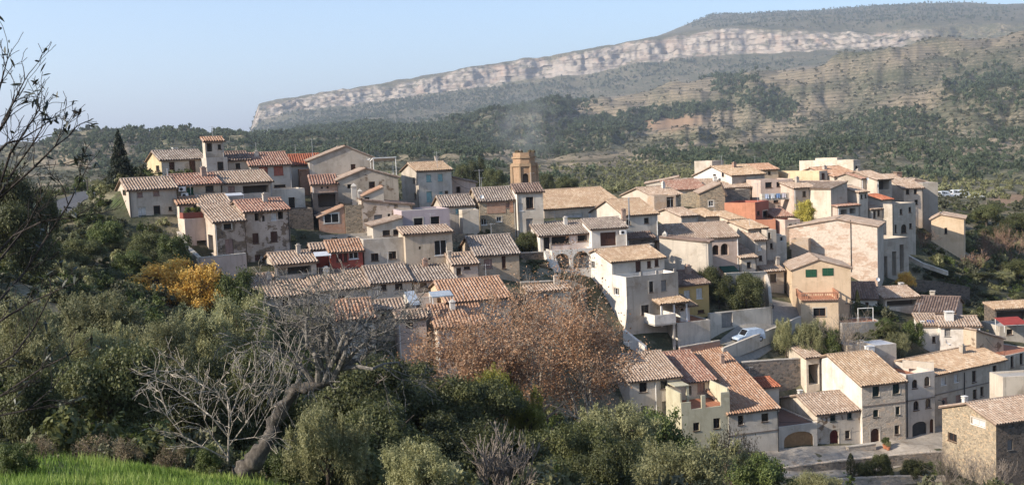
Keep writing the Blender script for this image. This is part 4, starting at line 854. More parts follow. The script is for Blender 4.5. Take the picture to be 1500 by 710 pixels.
H('cream walled terrace house topping the eastern skyline', (1250,1260,234,262), 212, 30, 15, ('T',), GREY, side=CREAM, para=.6, Fw=[(1255.5,247,5,8,'k')])
H('small cream upper room on the cream walled terrace house', (1226,1234,231,245), 216, 30, 6, ('T',), CREAM, side=CREAM, para=.2)
H('orange roofed house below the cream walled terrace house', (1222,1262,259,275,244), 200, 26, 9, ('F',13), TAN, 'orange', side=TAN)
H('house with dark slatted gallery on the eastern edge', (1285,1306,263.5,295,250), 192, 26, 12, ('F',15), TANG, 'tan', side=TAN, Fw=[(1295,271,16,13,'o')], dish=[(1271,262,2,0)])
H('grey stepped house with two dark windows below the long cream eave wall', (1258,1271,282,305), 180, 26, 8, ('F',14), GREY, 'tan', side=GREY, Fw=[(1262,288,3,6,'k'),(1268,287,3,6,'k')])
H('pinkish plaster house beside the yellow leaved tree', (1227,1258,303,335,296), 177, 25, 10, ('S',12), GREY, 'red', side=PINKT, Fw=[(1236,311,9,8,'o'),(1249,309,9,8,'o')])
H('small brown roofed house above the yellow leaved tree', (1194,1216,288,305,277), 182, 25, 8, ('S',12), TANG, 'tan', side=TAN, Fw=[(1206,292,14,6,'k')])
H('grey stone house with two tall slits left of the tall dull facade', (1276,1293,307,335), 181, 24, 8, ('F',14), GREY, 'tan', side=GREY, Fw=[(1281,314,4,11,'k'),(1287,312,4,9,'k')])
H('orange topped narrow house behind the tall dull facade', (1293,1307,293,320,284), 183, 24, 7, ('S',14), GREY, 'brick', side=GREY, Fw=[(1297,306,3,11,'k'),(1304,305,3,10,'k')])
H('tall dull facade with seven windows on the eastern edge', (1307,1341,299,358), 180, 25, 7, ('T',), TANG, para=.5, Fw=[(1320,310,4,8,'k'),(1333,307,4,8,'k'),(1312,335,3,12,'k'),(1324,335,8,13,'kA'),(1334,331,4,8,'k')], pipe=[(1307.5,297,345,IRON)])
H('concrete terrace building on tall pillars', (1287,1331,351,420), 170, 25, 6, ('T',), TANG, para=.6, Fw=[(1297,392,6,34,'o'),(1310,386,6,36,'o'),(1321,378,6,40,'o')])
H('tan upright house with three square windows at the eastern end', (1324,1352,276.5,325,262), 196, 4, 9, ('F',16), TAN, 'tan', Fw=[(1329.5,281,5,7,'k'),(1341,280.5,5,7,'k'),(1342,296,5,7,'k')])
H('plain dull brown house closing the eastern end', (1352,1374,268,325), 199, 0, 9, ('T',), plaster((.35,.31,.26),.6), para=.1)
H('dark red brick gable behind the tan upright house', (1328,1358,268,300), 205, -6, 8, ('G',17,.45), brick((.24,.09,.065)), 'tan')
H('tan roofed dark house left of the brick gable', (1306,1330,268,300,255), 202, 12, 9, ('F',14), STONED, 'tan', ch=[(1315,252,262,8,.5,'r')])
H('lone cream house among bare bushes at the eastern edge', (1364,1412,321,352), 190, -26, 7, ('G',12,.28), PEACH, 'tan', Fw=[(1385.5,338,4,9,'k')], dish=[(1378,313,2.2,.2)])
H('small house with grey roof above the big tan roof', (998,1022,317,335,304), 163, 24, 8, ('F',13), GREY, 'tan', side=TAN)
H('cream house with sunlit windowless wall beside the lane', (1096,1123,336,375,322), 158, 28, 9.5, ('F',14), GREY, 'gold', side=CREAM, Fw=[(1101,350,4,9,'w'),(1111,346,4,10,'k')])
H('low cream house with pale roof in the middle of the roofs', (1071,1090,322,342,309), 164, 26, 9, ('S',13), BRICK, 'gold', side=CREAM)
H('tiny pale roofed house beside the orange wall', (1034,1052,318,335,305), 166, 22, 8, ('S',13), GREY, 'gold', side=CREAM)
H('narrow shaded house in the lane with stacked windows', (1123,1137,337,375), 157, 12, 5, ('T',), TANG, para=.2, Fw=[(1127,345,4,9,'k'),(1130,360,4,8,'k')])
H('narrow whitish house with one small window in the lane', (1137,1152,345,385), 159, 10, 4, ('T',), LGREY, para=.5, Fw=[(1145,350,4,6,'xS')])
H('tan roof strip house between the church and the eastern roofs', (932,968,296,310,284), 190, 16, 7, ('S',14), CREAM, 'gold', ch=[(935,280,292,3,.5,'t')])

H('flat garden terrace on brick posts behind the yellow house', (1236,1293,474,500), 142.5, 3, 4.5, ('T',), CONC, para=.1, floor=TERRA, Fw=[(1250,488,16,18,'o'),(1277,488,20,18,'o')])
H('cream garden wall with a grey door behind the parked car', (1040,1129,459,500), 137.5, 20, .6, ('T',), plaster((.50,.45,.38),.85), para=.1, name='boundary_wall', cat='wall', Fw=[(1065,467,16,22,'s')])
H('timber gallery at the back of the tall stone fronted house', (1181,1202,524,590), 132.5, 14, 5, ('S',12), CREAM, 'tan', Fw=[(1192,548,15,30,'oc')])
H('small tan roofed house stepping down beside the three arches', (1086,1108,378,400), 152, 14, 7, ('S',15), CREAM, 'tan', Fw=[(1097,388,6,9,'k')])
H('grey lane house in shade with a white shutter', (1106,1122,352,390), 155, 10, 5, ('S',14), GREY, 'tan', Fw=[(1113,362,5,9,'w'),(1114,378,5,8,'k')])
H('shaded lane house under the yellow leaved tree', (1150,1172,322,350), 169, 14, 5, ('T',), PINKT, para=.3, Fw=[(1158,332,5,8,'k'),(1166,331,4,8,'k')])
H('low terracotta walled yard building above the lane', (1136,1160,318,345), 173, 8, 5, ('S',12), RUST, 'red', Fw=[(1146,328,7,9,'o')])
H('tan house with dark door among the upper eastern roofs', (1163,1194,276,296), 181, 22, 8, ('F',14), TAN, 'tan', side=PINKT, Fw=[(1178,284,5,8,'k')])
H('low house with two tiny windows under the long cream wall', (1000,1024,270,284), 190, 12, 7, ('F',13), CREAM, 'tan', Fw=[(1007,276,3,4,'k'),(1016,275,3,4,'k')])
H('grey roofed house at the far end of the skyline roofs', (1100,1140,250,262), 205, 14, 9, ('F',14), PEACH, 'orange', Fw=[(1112,255,4,5,'k'),(1127,253,4,5,'k')])
H('narrow brown house between the slatted gallery and the brick gable', (1262,1286,262,285), 194, 24, 8, ('F',14), TANG, 'red', Fw=[(1270,271,4,7,'k'),(1279,270,4,7,'k')])
H('low grey wall house under the triple window brick house', (468,541,345,372), 136.5, 14, 3, ('T',), GREY, para=.2, Fw=[(490,351,9,6,'k'),(512,349,5,5,'k')])
H('tiled lean-to with pale wall among the lower roofs', (541,592,455,482,438), 114, 16, 6, ('F',17), CREAM, 'tan', Fw=[(562,463,7,7,'k')])
H('small pale terrace block above the reddish tiled house', (600,640,437,462), 117.5, 16, 4, ('T',), LGREY, para=.6, floor=TERRA, Fw=[(614,445,6,8,'k')])
H('low tiled outhouse against the rubble garden wall', (776,836,428,452,416), 125, 14, 5, ('S',14), CREAM, 'tan', Fw=[(800,436,8,9,'b')])
LANES = []
def lane(name, px, w, mat, lift=.1):
    q = [P(*p) for p in px]; pts = []
    for a, b in zip(q[:-1], q[1:]):
        n = max(2, int((b-a).length/1.5)); pts += [a.lerp(b, k/n) for k in range(n)]
    pts.append(q[-1]); LANES.append(([(p.x, p.y) for p in pts], w/2+1.0)); mb = MB(); rows = []
    for i, p in enumerate(pts):
        d = pts[min(i+1, len(pts)-1)] - pts[max(0, i-1)]; d.z = 0; d.normalize(); s = Vector((d.y, -d.x, 0)); row = []
        for k in range(7): c = p + s*w*(k/6-.5); row.append((c.x, c.y, gz(c.x, c.y) + lift))
        rows.append(row)
    for r0, r1 in zip(rows[:-1], rows[1:]):
        for k in range(6): mb.quad(r0[k], r1[k], r1[k+1], r0[k+1])
    for r0, r1 in zip(rows[:-1], rows[1:]):
        for k in (0, 6): a, b = r0[k], r1[k]; mb.quad((a[0], a[1], a[2]-.5), (b[0], b[1], b[2]-.5), b, a)
    tag(mb.build(name, mat), kind='structure')
# ------------------------------------------------------------------ vegetation
def leaf_mesh(name, Cn, Nm, size, mat, asp=.5, seed=0, rnd=None):
    """Rhombic leaves, one small folded face pair each, at the points Cn facing roughly Nm."""
    rs = np.random.RandomState(seed); n = len(Cn)
    Nm = Nm + rs.normal(0, .55, (n, 3)); Nm /= np.linalg.norm(Nm, axis=1)[:, None] + 1e-9
    a = rs.normal(0, 1, (n, 3)); a[:, 2] += .35; a -= Nm*np.sum(a*Nm, 1)[:, None]; a /= np.linalg.norm(a, axis=1)[:, None] + 1e-9
    b = np.cross(Nm, a); s = (size*rs.uniform(.6, 1.35, n))[:, None] if np.isscalar(size) else (size*rs.uniform(.6, 1.35, n))[:, None]
    V = np.stack([Cn - a*s, Cn + b*s*asp + Nm*s*.12, Cn + a*s, Cn - b*s*asp + Nm*s*.12], 1).reshape(-1, 3).astype(np.float32)
    me = bpy.data.meshes.new(name); me.vertices.add(4*n); me.vertices.foreach_set('co', V.ravel()); me.loops.add(4*n); me.loops.foreach_set('vertex_index', np.arange(4*n, dtype=np.int32))
    me.polygons.add(n); me.polygons.foreach_set('loop_start', np.arange(n, dtype=np.int32)*4); me.polygons.foreach_set('loop_total', np.full(n, 4, np.int32)); me.update(calc_edges=True)
    at = me.attributes.new('rnd', 'FLOAT', 'FACE'); at.data.foreach_set('value', (rs.uniform(0, 1, n) if rnd is None else np.clip(rnd, 0, 1)).astype(np.float32))
    me.materials.append(mat); return me
def crown_points(seed, lobes, n, clump=.10, inner=.55, drop=.3, up=0.0):
    rs = np.random.RandomState(seed); L = np.array(lobes, float); w = (L[:, 3]*L[:, 4])**.9; w /= w.sum()
    nc = max(20, n//26); li = rs.choice(len(L), nc, p=w); d = rs.normal(0, 1, (nc, 3)); d[:, 2] = np.where(rs.rand(nc) < .65, np.abs(d[:, 2]), d[:, 2]); d /= np.linalg.norm(d, axis=1)[:, None]
    rr = rs.uniform(inner, 1.03, nc)[:, None]; cc = L[li, :3] + d*rr*L[li, 3:6]; kc = rs.rand(nc)*.6 + .2
    ci = rs.randint(0, nc, n); off = rs.normal(0, clump, (n, 3)); off[:, 2] += np.abs(rs.normal(0, up, n)) if up else 0
    p = cc[ci] + off; nm = d[ci]*.8 + np.array([0, 0, .45]); return p, nm, kc[ci] + rs.uniform(-.28, .28, n)
def lobes_round(seed, n, flat_=.8, low=.25):
    rs = np.random.RandomState(seed); out = [(0, 0, .48, .5, .5, .36)]
    for k in range(int(n*1.3)):
        t = rs.uniform(0, 2*PI); z = rs.uniform(low*.6, .86); r = rs.uniform(.3, .84)*math.sqrt(max(.1, 1-((z-.42)/.66)**2)); s = rs.uniform(.12, .34)
        out.append((r*math.cos(t), r*math.sin(t), z, s, s*rs.uniform(.8, 1.2), s*flat_*rs.uniform(.55, .8)))
    return out
PAL = {'oak': ((.04,.047,.016), (.085,.093,.031), (.175,.175,.065)), 'olive': ((.14,.14,.06), (.26,.255,.115), (.40,.38,.20)), 'green': ((.045,.062,.016), (.09,.115,.03), (.16,.18,.055)),
       'orange': ((.46,.24,.04), (.64,.39,.075), (.72,.52,.16)), 'yellow': ((.28,.24,.04), (.44,.38,.07), (.55,.46,.10)), 'lime': ((.15,.16,.028), (.29,.28,.05), (.42,.38,.09)), 'russet': ((.22,.115,.062), (.37,.205,.11), (.50,.325,.20)),
       'pine': ((.065,.09,.048), (.11,.14,.075), (.17,.195,.105)), 'dry': ((.13,.095,.05), (.22,.165,.095), (.32,.25,.15)), 'spruce': ((.012,.018,.010), (.022,.030,.016), (.04,.05,.028)), 'scrub': ((.065,.07,.036), (.115,.115,.062), (.18,.17,.10))}
LM = {k: leafmat(k + '_leaves', *v, trans=.33) for k, v in PAL.items()}
BARK = barkmat('bark', (.085, .065, .05)); BARKG = barkmat('grey_bark', (.10, .085, .07), 6); BARKL = barkmat('twig_bark', (.19, .17, .145), 12); BARKW = barkmat('pale_bark', (.36, .31, .25)); TWIG = flat('twig', (.20, .165, .135)); TWIGR = flat('reddish_twig', (.22, .14, .10))
CR = {}
def crown_proto(kind, v):
    key = (kind, v)
    if key in CR: return CR[key]
    sd = abs(hash(kind)) % 1 + v*13 + len(kind)*101
    if kind in ('oak', 'green', 'lime', 'orange', 'yellow'):
        n = {'oak': 30000, 'green': 16000, 'lime': 14000, 'orange': 12000, 'yellow': 10000}[kind]
        p, nm, r = crown_points(sd, lobes_round(sd, 20), n, .055, .6); me = leaf_mesh('crown', p, nm, .023 if kind == 'oak' else .029, LM[kind], .55, sd, r)
    elif kind == 'olive':
        p, nm, r = crown_points(sd, lobes_round(sd, 16, 1.1), 20000, .055, .55); p2, n2, r2 = crown_points(sd+5, lobes_round(sd, 16, 1.1), 700, .02, .85); p2 = p2[p2[:, 2] > .3]; rs = np.random.RandomState(sd); m_ = len(p2); dr = rs.normal(0, .35, (m_, 3)) + p2*[.7, .7, 0] + [0, 0, 1]; dr /= np.linalg.norm(dr, axis=1)[:, None]; q_ = rs.rand(m_, 18, 1)*rs.uniform(.1, .26, (m_, 1, 1)); sp = (p2[:, None] + dr[:, None]*q_ + rs.normal(0, .008, (m_, 18, 3))).reshape(-1, 3); p = np.concatenate([p, sp]); nm = np.concatenate([nm, np.tile([0, 0, .5], (len(sp), 1)) + rs.normal(0, .6, (len(sp), 3))]); r = np.concatenate([r, rs.uniform(.35, 1, len(sp))]); me = leaf_mesh('crown', p, nm, .024, LM[kind], .3, sd, r)
    elif kind == 'dry':
        p, nm, r = crown_points(sd, lobes_round(sd, 12, 1.0), 2600, .09, .3); me = leaf_mesh('crown', p, nm, .03, LM[kind], .4, sd, r)
    elif kind == 'spruce':
        rs = np.random.RandomState(sd); P_, N_ = [], []
        for k in range(360):
            z = rs.uniform(0.02, .985)**1.15; R_ = (1-z)**.85*rs.uniform(.72, 1.05); t = rs.uniform(0, 2*PI); m_ = int(10 + 34*(1-z)); q = rs.uniform(.15, 1, m_)**.7
            P_.append(np.stack([R_*q*math.cos(t) + rs.normal(0, .035, m_), R_*q*math.sin(t) + rs.normal(0, .035, m_), z - .055*q*q + rs.normal(0, .006, m_)], 1)); N_.append(np.tile([.3*math.cos(t), .3*math.sin(t), .9], (m_, 1)))
        p = np.concatenate(P_); me = leaf_mesh('crown', p, np.concatenate(N_), .05, LM[kind], .3, sd)
    elif kind == 'cypress':
        rs = np.random.RandomState(sd); n = 1600; z = rs.uniform(0, 1, n); t = rs.uniform(0, 2*PI, n); R_ = np.sin(np.clip(z*.93+.07, 0, 1)*PI)**.6*rs.uniform(.6, 1, n)
        p = np.stack([R_*np.cos(t), R_*np.sin(t), z], 1); me = leaf_mesh('crown', p, np.stack([np.cos(t), np.sin(t), .6+0*t], 1), .06, LM['oak'], .4, sd)
    CR[key] = me; return me
TR = {}
def trunk_proto(v):
    if v in TR: return TR[v]
    rs = random.Random(v*7+1); mb = MB(); q = [(0, 0, -.25)]; r = [.075]
    for k in range(1, 6): q.append((q[-1][0]+rs.uniform(-.05, .05), q[-1][1]+rs.uniform(-.05, .05), k*.12-.05)); r.append(.07-.009*k)
    mb.path(q, r, 7)
    for k in range(7):
        t = rs.uniform(0, 2*PI); z0 = rs.uniform(.18, .5); a = (0, 0, z0); b = (math.cos(t)*.3, math.sin(t)*.3, z0+.16); c = (math.cos(t)*.62, math.sin(t)*.62, z0+rs.uniform(.18, .38)); mb.path([a, b, c], [.03, .02, .006], 5)
    TR[v] = mb.mesh('trunk', BARK, False, True); return TR[v]
_vc = [0]
def veg(kind, px, yt, wpx, Y, label, cat='tree', group=None, name=None, base=.12, trunk=True, hmin=.8):
    t = P(px, yt, Y); g = gz(t.x, t.y); h = max(hmin, t.z - g)
    if t.z - g < hmin: print('veg low', label, round(t.z-g, 2))
    R_ = wpx*Y/F/2; _vc[0] += 1; v = _vc[0] % 3; rz = (_vc[0]*2.399) % (2*PI)
    root = empty(name or {'oak': 'oak_tree', 'olive': 'olive_tree', 'spruce': 'spruce_tree', 'cypress': 'cypress_tree', 'dry': 'dry_bush'}.get(kind, 'broadleaf_tree'), (t.x, t.y, g), rz); tag(root, label, cat, group)
    b = base*h; s = R_
    c = link('crown', crown_proto(kind, v if kind not in ('spruce', 'cypress') else 0), root, (0, 0, b - .04*h), 0, (s, s, h-b)); c['kind'] = 'stuff'
    if trunk:
        if kind in ('spruce', 'cypress'):
            mb = MB(); mb.path([(0, 0, -.3), (0, 0, h*.5), (0, 0, h*.97)], [.03*h, .02*h, .004*h], 7); mb.build('trunk', BARK, root, False)
        else: link('trunk', trunk_proto(v), root, (0, 0, 0), 0, (s*.9, s*.9, h))
    return root
def skeleton(mb, p, d, ln, r, dep, rs, tips, spread=.6, droop=0.0, n=(2, 3), seg=3, rmin=.006, curl=.25, shrink=.72):
    q = [Vector(p)]; rad = [r]; d = Vector(d).normalized()
    for k in range(seg):
        d = (d + Vector((rs.uniform(-curl, curl), rs.uniform(-curl, curl), rs.uniform(-curl, curl) - droop))).normalized()
        q.append(q[-1] + d*ln/seg); rad.append(max(rmin, r*(1-(k+1)/seg*.42)))
    mb.path(q, rad, 6 if r > .05 else (4 if r > .015 else 3))
    tips.append((q[-1], d, dep))
    if dep <= 0: return
    for k in range(rs.randint(*n)):
        i = rs.randint(max(1, seg-2), seg) if k else seg
        nd = (d + Vector((rs.uniform(-1, 1), rs.uniform(-1, 1), rs.uniform(-.6, .9)))*spread).normalized()
        skeleton(mb, q[i], nd, ln*shrink*rs.uniform(.75, 1.2), max(rmin, rad[i]*rs.uniform(.55, .75)), dep-1, rs, tips, spread, droop, n, seg, rmin, curl, shrink)
def plane_tree(px, yt, wpx, Y, seed, label, nleaf=12500):
    t = P(px, yt, Y); g = gz(t.x, t.y); h = t.z-g; R_ = wpx*Y/F/2; rs = random.Random(seed)
    root = empty('plane_tree', (t.x, t.y, g)); tag(root, label, 'tree', 'russet plane trees below the village')
    mb = MB(); tips = []
    mb.path([(0, 0, -1), (.1, 0, h*.12), (.05, .1, h*.26)], [.42, .34, .30], 9)
    for k in range(9):
        a = 2*PI*k/9 + rs.uniform(-.3, .3); el = rs.uniform(.35, 1.3)
        skeleton(mb, (.05, .1, h*(.2+.06*rs.random())), (math.cos(a)*math.cos(el)*R_/h*1.9, math.sin(a)*math.cos(el)*R_/h*1.9, math.sin(el)), math.hypot(R_*math.cos(el), h*.75*math.sin(el))*.40, .17, 5, rs, tips, .55, -.02, (2, 3), 3, .014, .22, .74)
    mb.build('trunk', BARKW, root, False, True)
    T_ = [q for q in tips if q[2] <= 3]; rn = np.random.RandomState(seed); idx = rn.randint(0, len(T_), nleaf); C_ = np.array([tuple(q[0]) for q in T_])[idx] + rn.normal(0, .42, (nleaf, 3))
    c = link('crown', leaf_mesh('crown', C_, rn.normal(0, .6, (nleaf, 3)) + [0, 0, .3], .095, LM['russet'], .75, seed), root); c['kind'] = 'stuff'
    return root
def thicket(px, yt, wpx, Y, seed, label, mat, n=9, group=None, dep=4, r0=.05, name='bare_bush'):
    t = P(px, yt, Y); g = gz(t.x, t.y); h = max(1.2, t.z-g); R_ = wpx*Y/F/2; rs = random.Random(seed); root = empty(name, (t.x, t.y, g)); tag(root, label, 'bush', group); mb = MB(); tips = []
    for k in range(n):
        a = rs.uniform(0, 2*PI); rr = rs.uniform(0, .5)*R_
        skeleton(mb, (rr*math.cos(a), rr*math.sin(a), -.3), (math.cos(a)*R_*.55, math.sin(a)*R_*.55, h*.8), h*.42, r0, dep, rs, tips, .5, -.04, (2, 4), 3, .011, .2, .72)
    mb.build('branches', mat, root, False); return root

ROADM = plaster((.36, .315, .26), 1.0); ASPH = flat('road_asphalt', (.075, .075, .078), .85)
lane('street', [(1130,678,117.6),(1170,673,118.3),(1215,668,119.4),(1262,663,120.6),(1327,652,122.8),(1369,646,125.2),(1420,637,130),(1470,624,135)], 5.6, ROADM)
lane('road', [(-60,320,115),(30,312,128),(80,302,142),(118,290,156),(146,278,168),(120,268,186),(60,270,200),(-40,275,215)], 7.0, ASPH)
lane('upper_lane', [(1062,500,134.5),(1095,494,137),(1125,484,140.5),(1150,474,143),(1155,455,146),(1150,430,149)], 4.2, flat('concrete_lane', (.27, .245, .21), .9))
# --- free walls, each a thing of its own: a course of uneven coping stones on a rubble or plastered body
def free_wall(label, pts, hgt, mat, th=.45, cope=None, group=None, name='garden_wall', coping=.12, drop=3.0):
    q = [P(*p) for p in pts]; o = q[0].copy(); o.z -= hgt; root = empty(name, o); tag(root, label, 'wall', group, 'thing'); mb = MB(); cp = MB()
    for a, b in zip(q[:-1], q[1:]):
        d = b-a; L = math.hypot(d.x, d.y); n = max(1, int(L/1.1)); s = Vector((d.y, -d.x, 0)).normalized()*th/2
        for k in range(n):
            p0, p1 = a.lerp(b, k/n)-o, a.lerp(b, (k+1)/n)-o
            g0 = min(gz(p0.x+o.x, p0.y+o.y)-o.z, p0.z-hgt)-.4; g1 = min(gz(p1.x+o.x, p1.y+o.y)-o.z, p1.z-hgt)-.4; g0 = max(g0, p0.z-hgt-drop); g1 = max(g1, p1.z-hgt-drop)
            A0, A1, B0, B1 = p0+s, p1+s, p0-s, p1-s; z = lambda v, h: (v.x, v.y, h)
            mb.quad(z(A0, g0), z(A1, g1), A1, A0); mb.quad(z(B1, g1), z(B0, g0), B0, B1); mb.quad(A0, A1, B1, B0)
            if k == 0: mb.quad(z(B0, g0), z(A0, g0), A0, B0)
            if k == n-1: mb.quad(z(A1, g1), z(B1, g1), B1, A1)
            if cope:
                e = s*1.16; up = Vector((0, 0, coping*random.uniform(.8, 1.2))); g = (p1-p0)*.02; m0, m1 = p0+g+Vector((0, 0, .004)), p1-g+Vector((0, 0, .004))
                c = [m0+e, m1+e, m1-e, m0-e]; i = len(cp.v); cp.v += [tuple(x) for x in c] + [tuple(x+up) for x in c]
                for f in ((0,1,5,4),(1,2,6,5),(2,3,7,6),(3,0,4,7),(4,5,6,7)): cp.f.append(tuple(i+x for x in f)); cp.m.append(0)
    mb.build('wall', mat, root)
    if cope: c = cp.build('coping', cope, root); c['kind'] = 'stuff'
    return root
PALE = plaster((.48, .43, .36), .85)
free_wall('pinkish plaster wall closing the courtyard', [(292,378,118.5),(360,372,121)], 2.6, PINKT, cope=PALE)
free_wall('sunlit sloping side wall of the courtyard', [(262,340,127.5),(272,360,123.5),(292,378,118.5)], 2.6, CREAM, cope=PALE)
free_wall('cream streaked wall above the ivy garden', [(1062,401,142.5),(1121,398.5,145)], 2.6, CREAM, cope=PALE)
free_wall('side wall of the ivy garden running down to the lane', [(1121,399,145),(1127,420,143),(1129,443,141)], 2.6, CREAM)
free_wall('rubble wall holding up the olive terrace', [(1086,531,131.5),(1135,527,133),(1182,524.5,134.5)], 5.2, STONEG, cope=PALE, name='retaining_wall')
free_wall('low pale parapet along the ramp past the car', [(1058,511,132.6),(1100,494,135.2),(1140,478,139.2),(1172,464,143)], 1.0, PALE, th=.35, cope=PALE, name='parapet_wall', drop=.8)
free_wall('rubble wall under the street', [(1140,686,116.6),(1200,678,117.6),(1260,671.5,118.6),(1312,666,119.4),(1370,662,119.8),(1424,659.5,119.9)], 2.2, STONEG, cope=STONEM, name='retaining_wall')
free_wall('lower terrace wall at the bottom right', [(1225,702,114.8),(1300,698,115),(1385,697,115)], 1.0, STONEM, cope=STONEM, name='retaining_wall')
free_wall('long rubble garden wall behind the russet planes', [(762,414,127.5),(806,412,128.5),(834,412,129.5),(858,420,130)], 3.2, STONE, cope=PALE)
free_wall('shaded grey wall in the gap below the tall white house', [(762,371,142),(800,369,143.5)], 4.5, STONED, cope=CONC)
free_wall('rubble terrace wall under the brick topped house', [(662,343,142),(703,341,144)], 3.0, STONE, cope=None)
free_wall('white ruined plaster wall leaning below the white house', [(914,482,132),(946,507,130)], 2.2, WHITE, th=.5)
free_wall('terrace wall dropping across the eastern slope', [(1326,372,178),(1350,385,174),(1388,398,170)], 0.3, PALE, th=.4, cope=PALE, drop=.3)
free_wall('dry stone terrace wall in the eastern hollow', [(1330,408,170),(1376,412,172),(1420,420,172)], 1.6, STONED, cope=None)
free_wall('orange brick parapet above the largest sloping roof', [(995,509,131.5),(1054,499,134)], 1.4, BRICKO, th=.3, cope=PALE, name='parapet_wall')
free_wall('garden terrace wall with brick posts behind the gold roof', [(1232,473,141),(1292,470,143)], 2.0, CONC, cope=None)
free_wall('cream rooftop parapet beside the corrugated hut', [(1322,527,131),(1368,531,129.5)], .9, CREAM, th=.25, drop=.1)
# --- bell tower
def bell_tower():
    Y = 157.5; c = P(769, 275, Y); zt = P(769, 223, Y).z; zc = P(769, 243.5, Y).z; zb = c.z - 12; Rr = 38*Y/F/2*1.04
    root = empty('bell_tower', (c.x, c.y, zb), math.radians(4)); tag(root, 'octagonal ochre brick bell tower with one arched opening', 'bell tower')
    OB = brick((.38, .205, .11), .5, (.40, .29, .19)); ST = plaster((.34, .235, .145), .8)
    def octo(mb, R_, z0, z1, hole=None):
        pts = [(R_*math.cos(PI/8+PI/4*k), R_*math.sin(PI/8+PI/4*k)) for k in range(8)]
        for k in range(8):
            a, b = pts[k], pts[(k+1) % 8]; L = math.hypot(b[0]-a[0], b[1]-a[1]); du = ((b[0]-a[0])/L, (b[1]-a[1])/L, 0)
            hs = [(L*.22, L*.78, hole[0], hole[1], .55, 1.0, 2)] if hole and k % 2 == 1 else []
            grid_wall(mb, (a[0], a[1], 0), du, L, z0, z1, hs)
        mb.poly([(x, y, z1) for x, y in pts])
    mb = MB(); octo(mb, Rr, 0, zc-zb, (P(769, 270, Y).z-zb, P(769, 253.5, Y).z-zb)); mb.build('shaft', [OB, VOIDSHADE], root)
    mb = MB(); octo(mb, Rr*1.1, zc-zb+.004, zc-zb+.3); octo(mb, Rr*1.03, zc-zb+.304, zc-zb+.5); mb.build('cornice', ST, root)
    z2 = zc-zb+.504; z3 = zt-zb; mb = MB(); octo(mb, Rr*.86, z2, z3-.9); mb.build('upper_stage', OB, root)
    mb = MB(); octo(mb, Rr*.95, z3-.897, z3-.65); mb.build('cornice', ST, root); mb = MB(); octo(mb, Rr*.84, z3-.647, z3-.05); mb.build('crown_stage', OB, root)
    for k in range(8):
        t = PI/8 + PI/4*k; mb = MB(); x, y = Rr*math.cos(t), Rr*math.sin(t)
        for j in range(1): mb.tube((x, y, 0), (x, y, zc-zb-.004), .2, .2, 6)
        mb.build('pilaster', ST, root)
    mb = MB(); rs = random.Random(2)
    for k in range(9): t = rs.uniform(0, 6.28); r = rs.uniform(.2, .75)*Rr; mb.sphere((r*math.cos(t), r*math.sin(t), z3), .28, .28, rs.uniform(.15, .4), 6, 4, 0, .3)
    g = mb.build('weeds', LM['dry'], root); g['kind'] = 'stuff'
bell_tower()
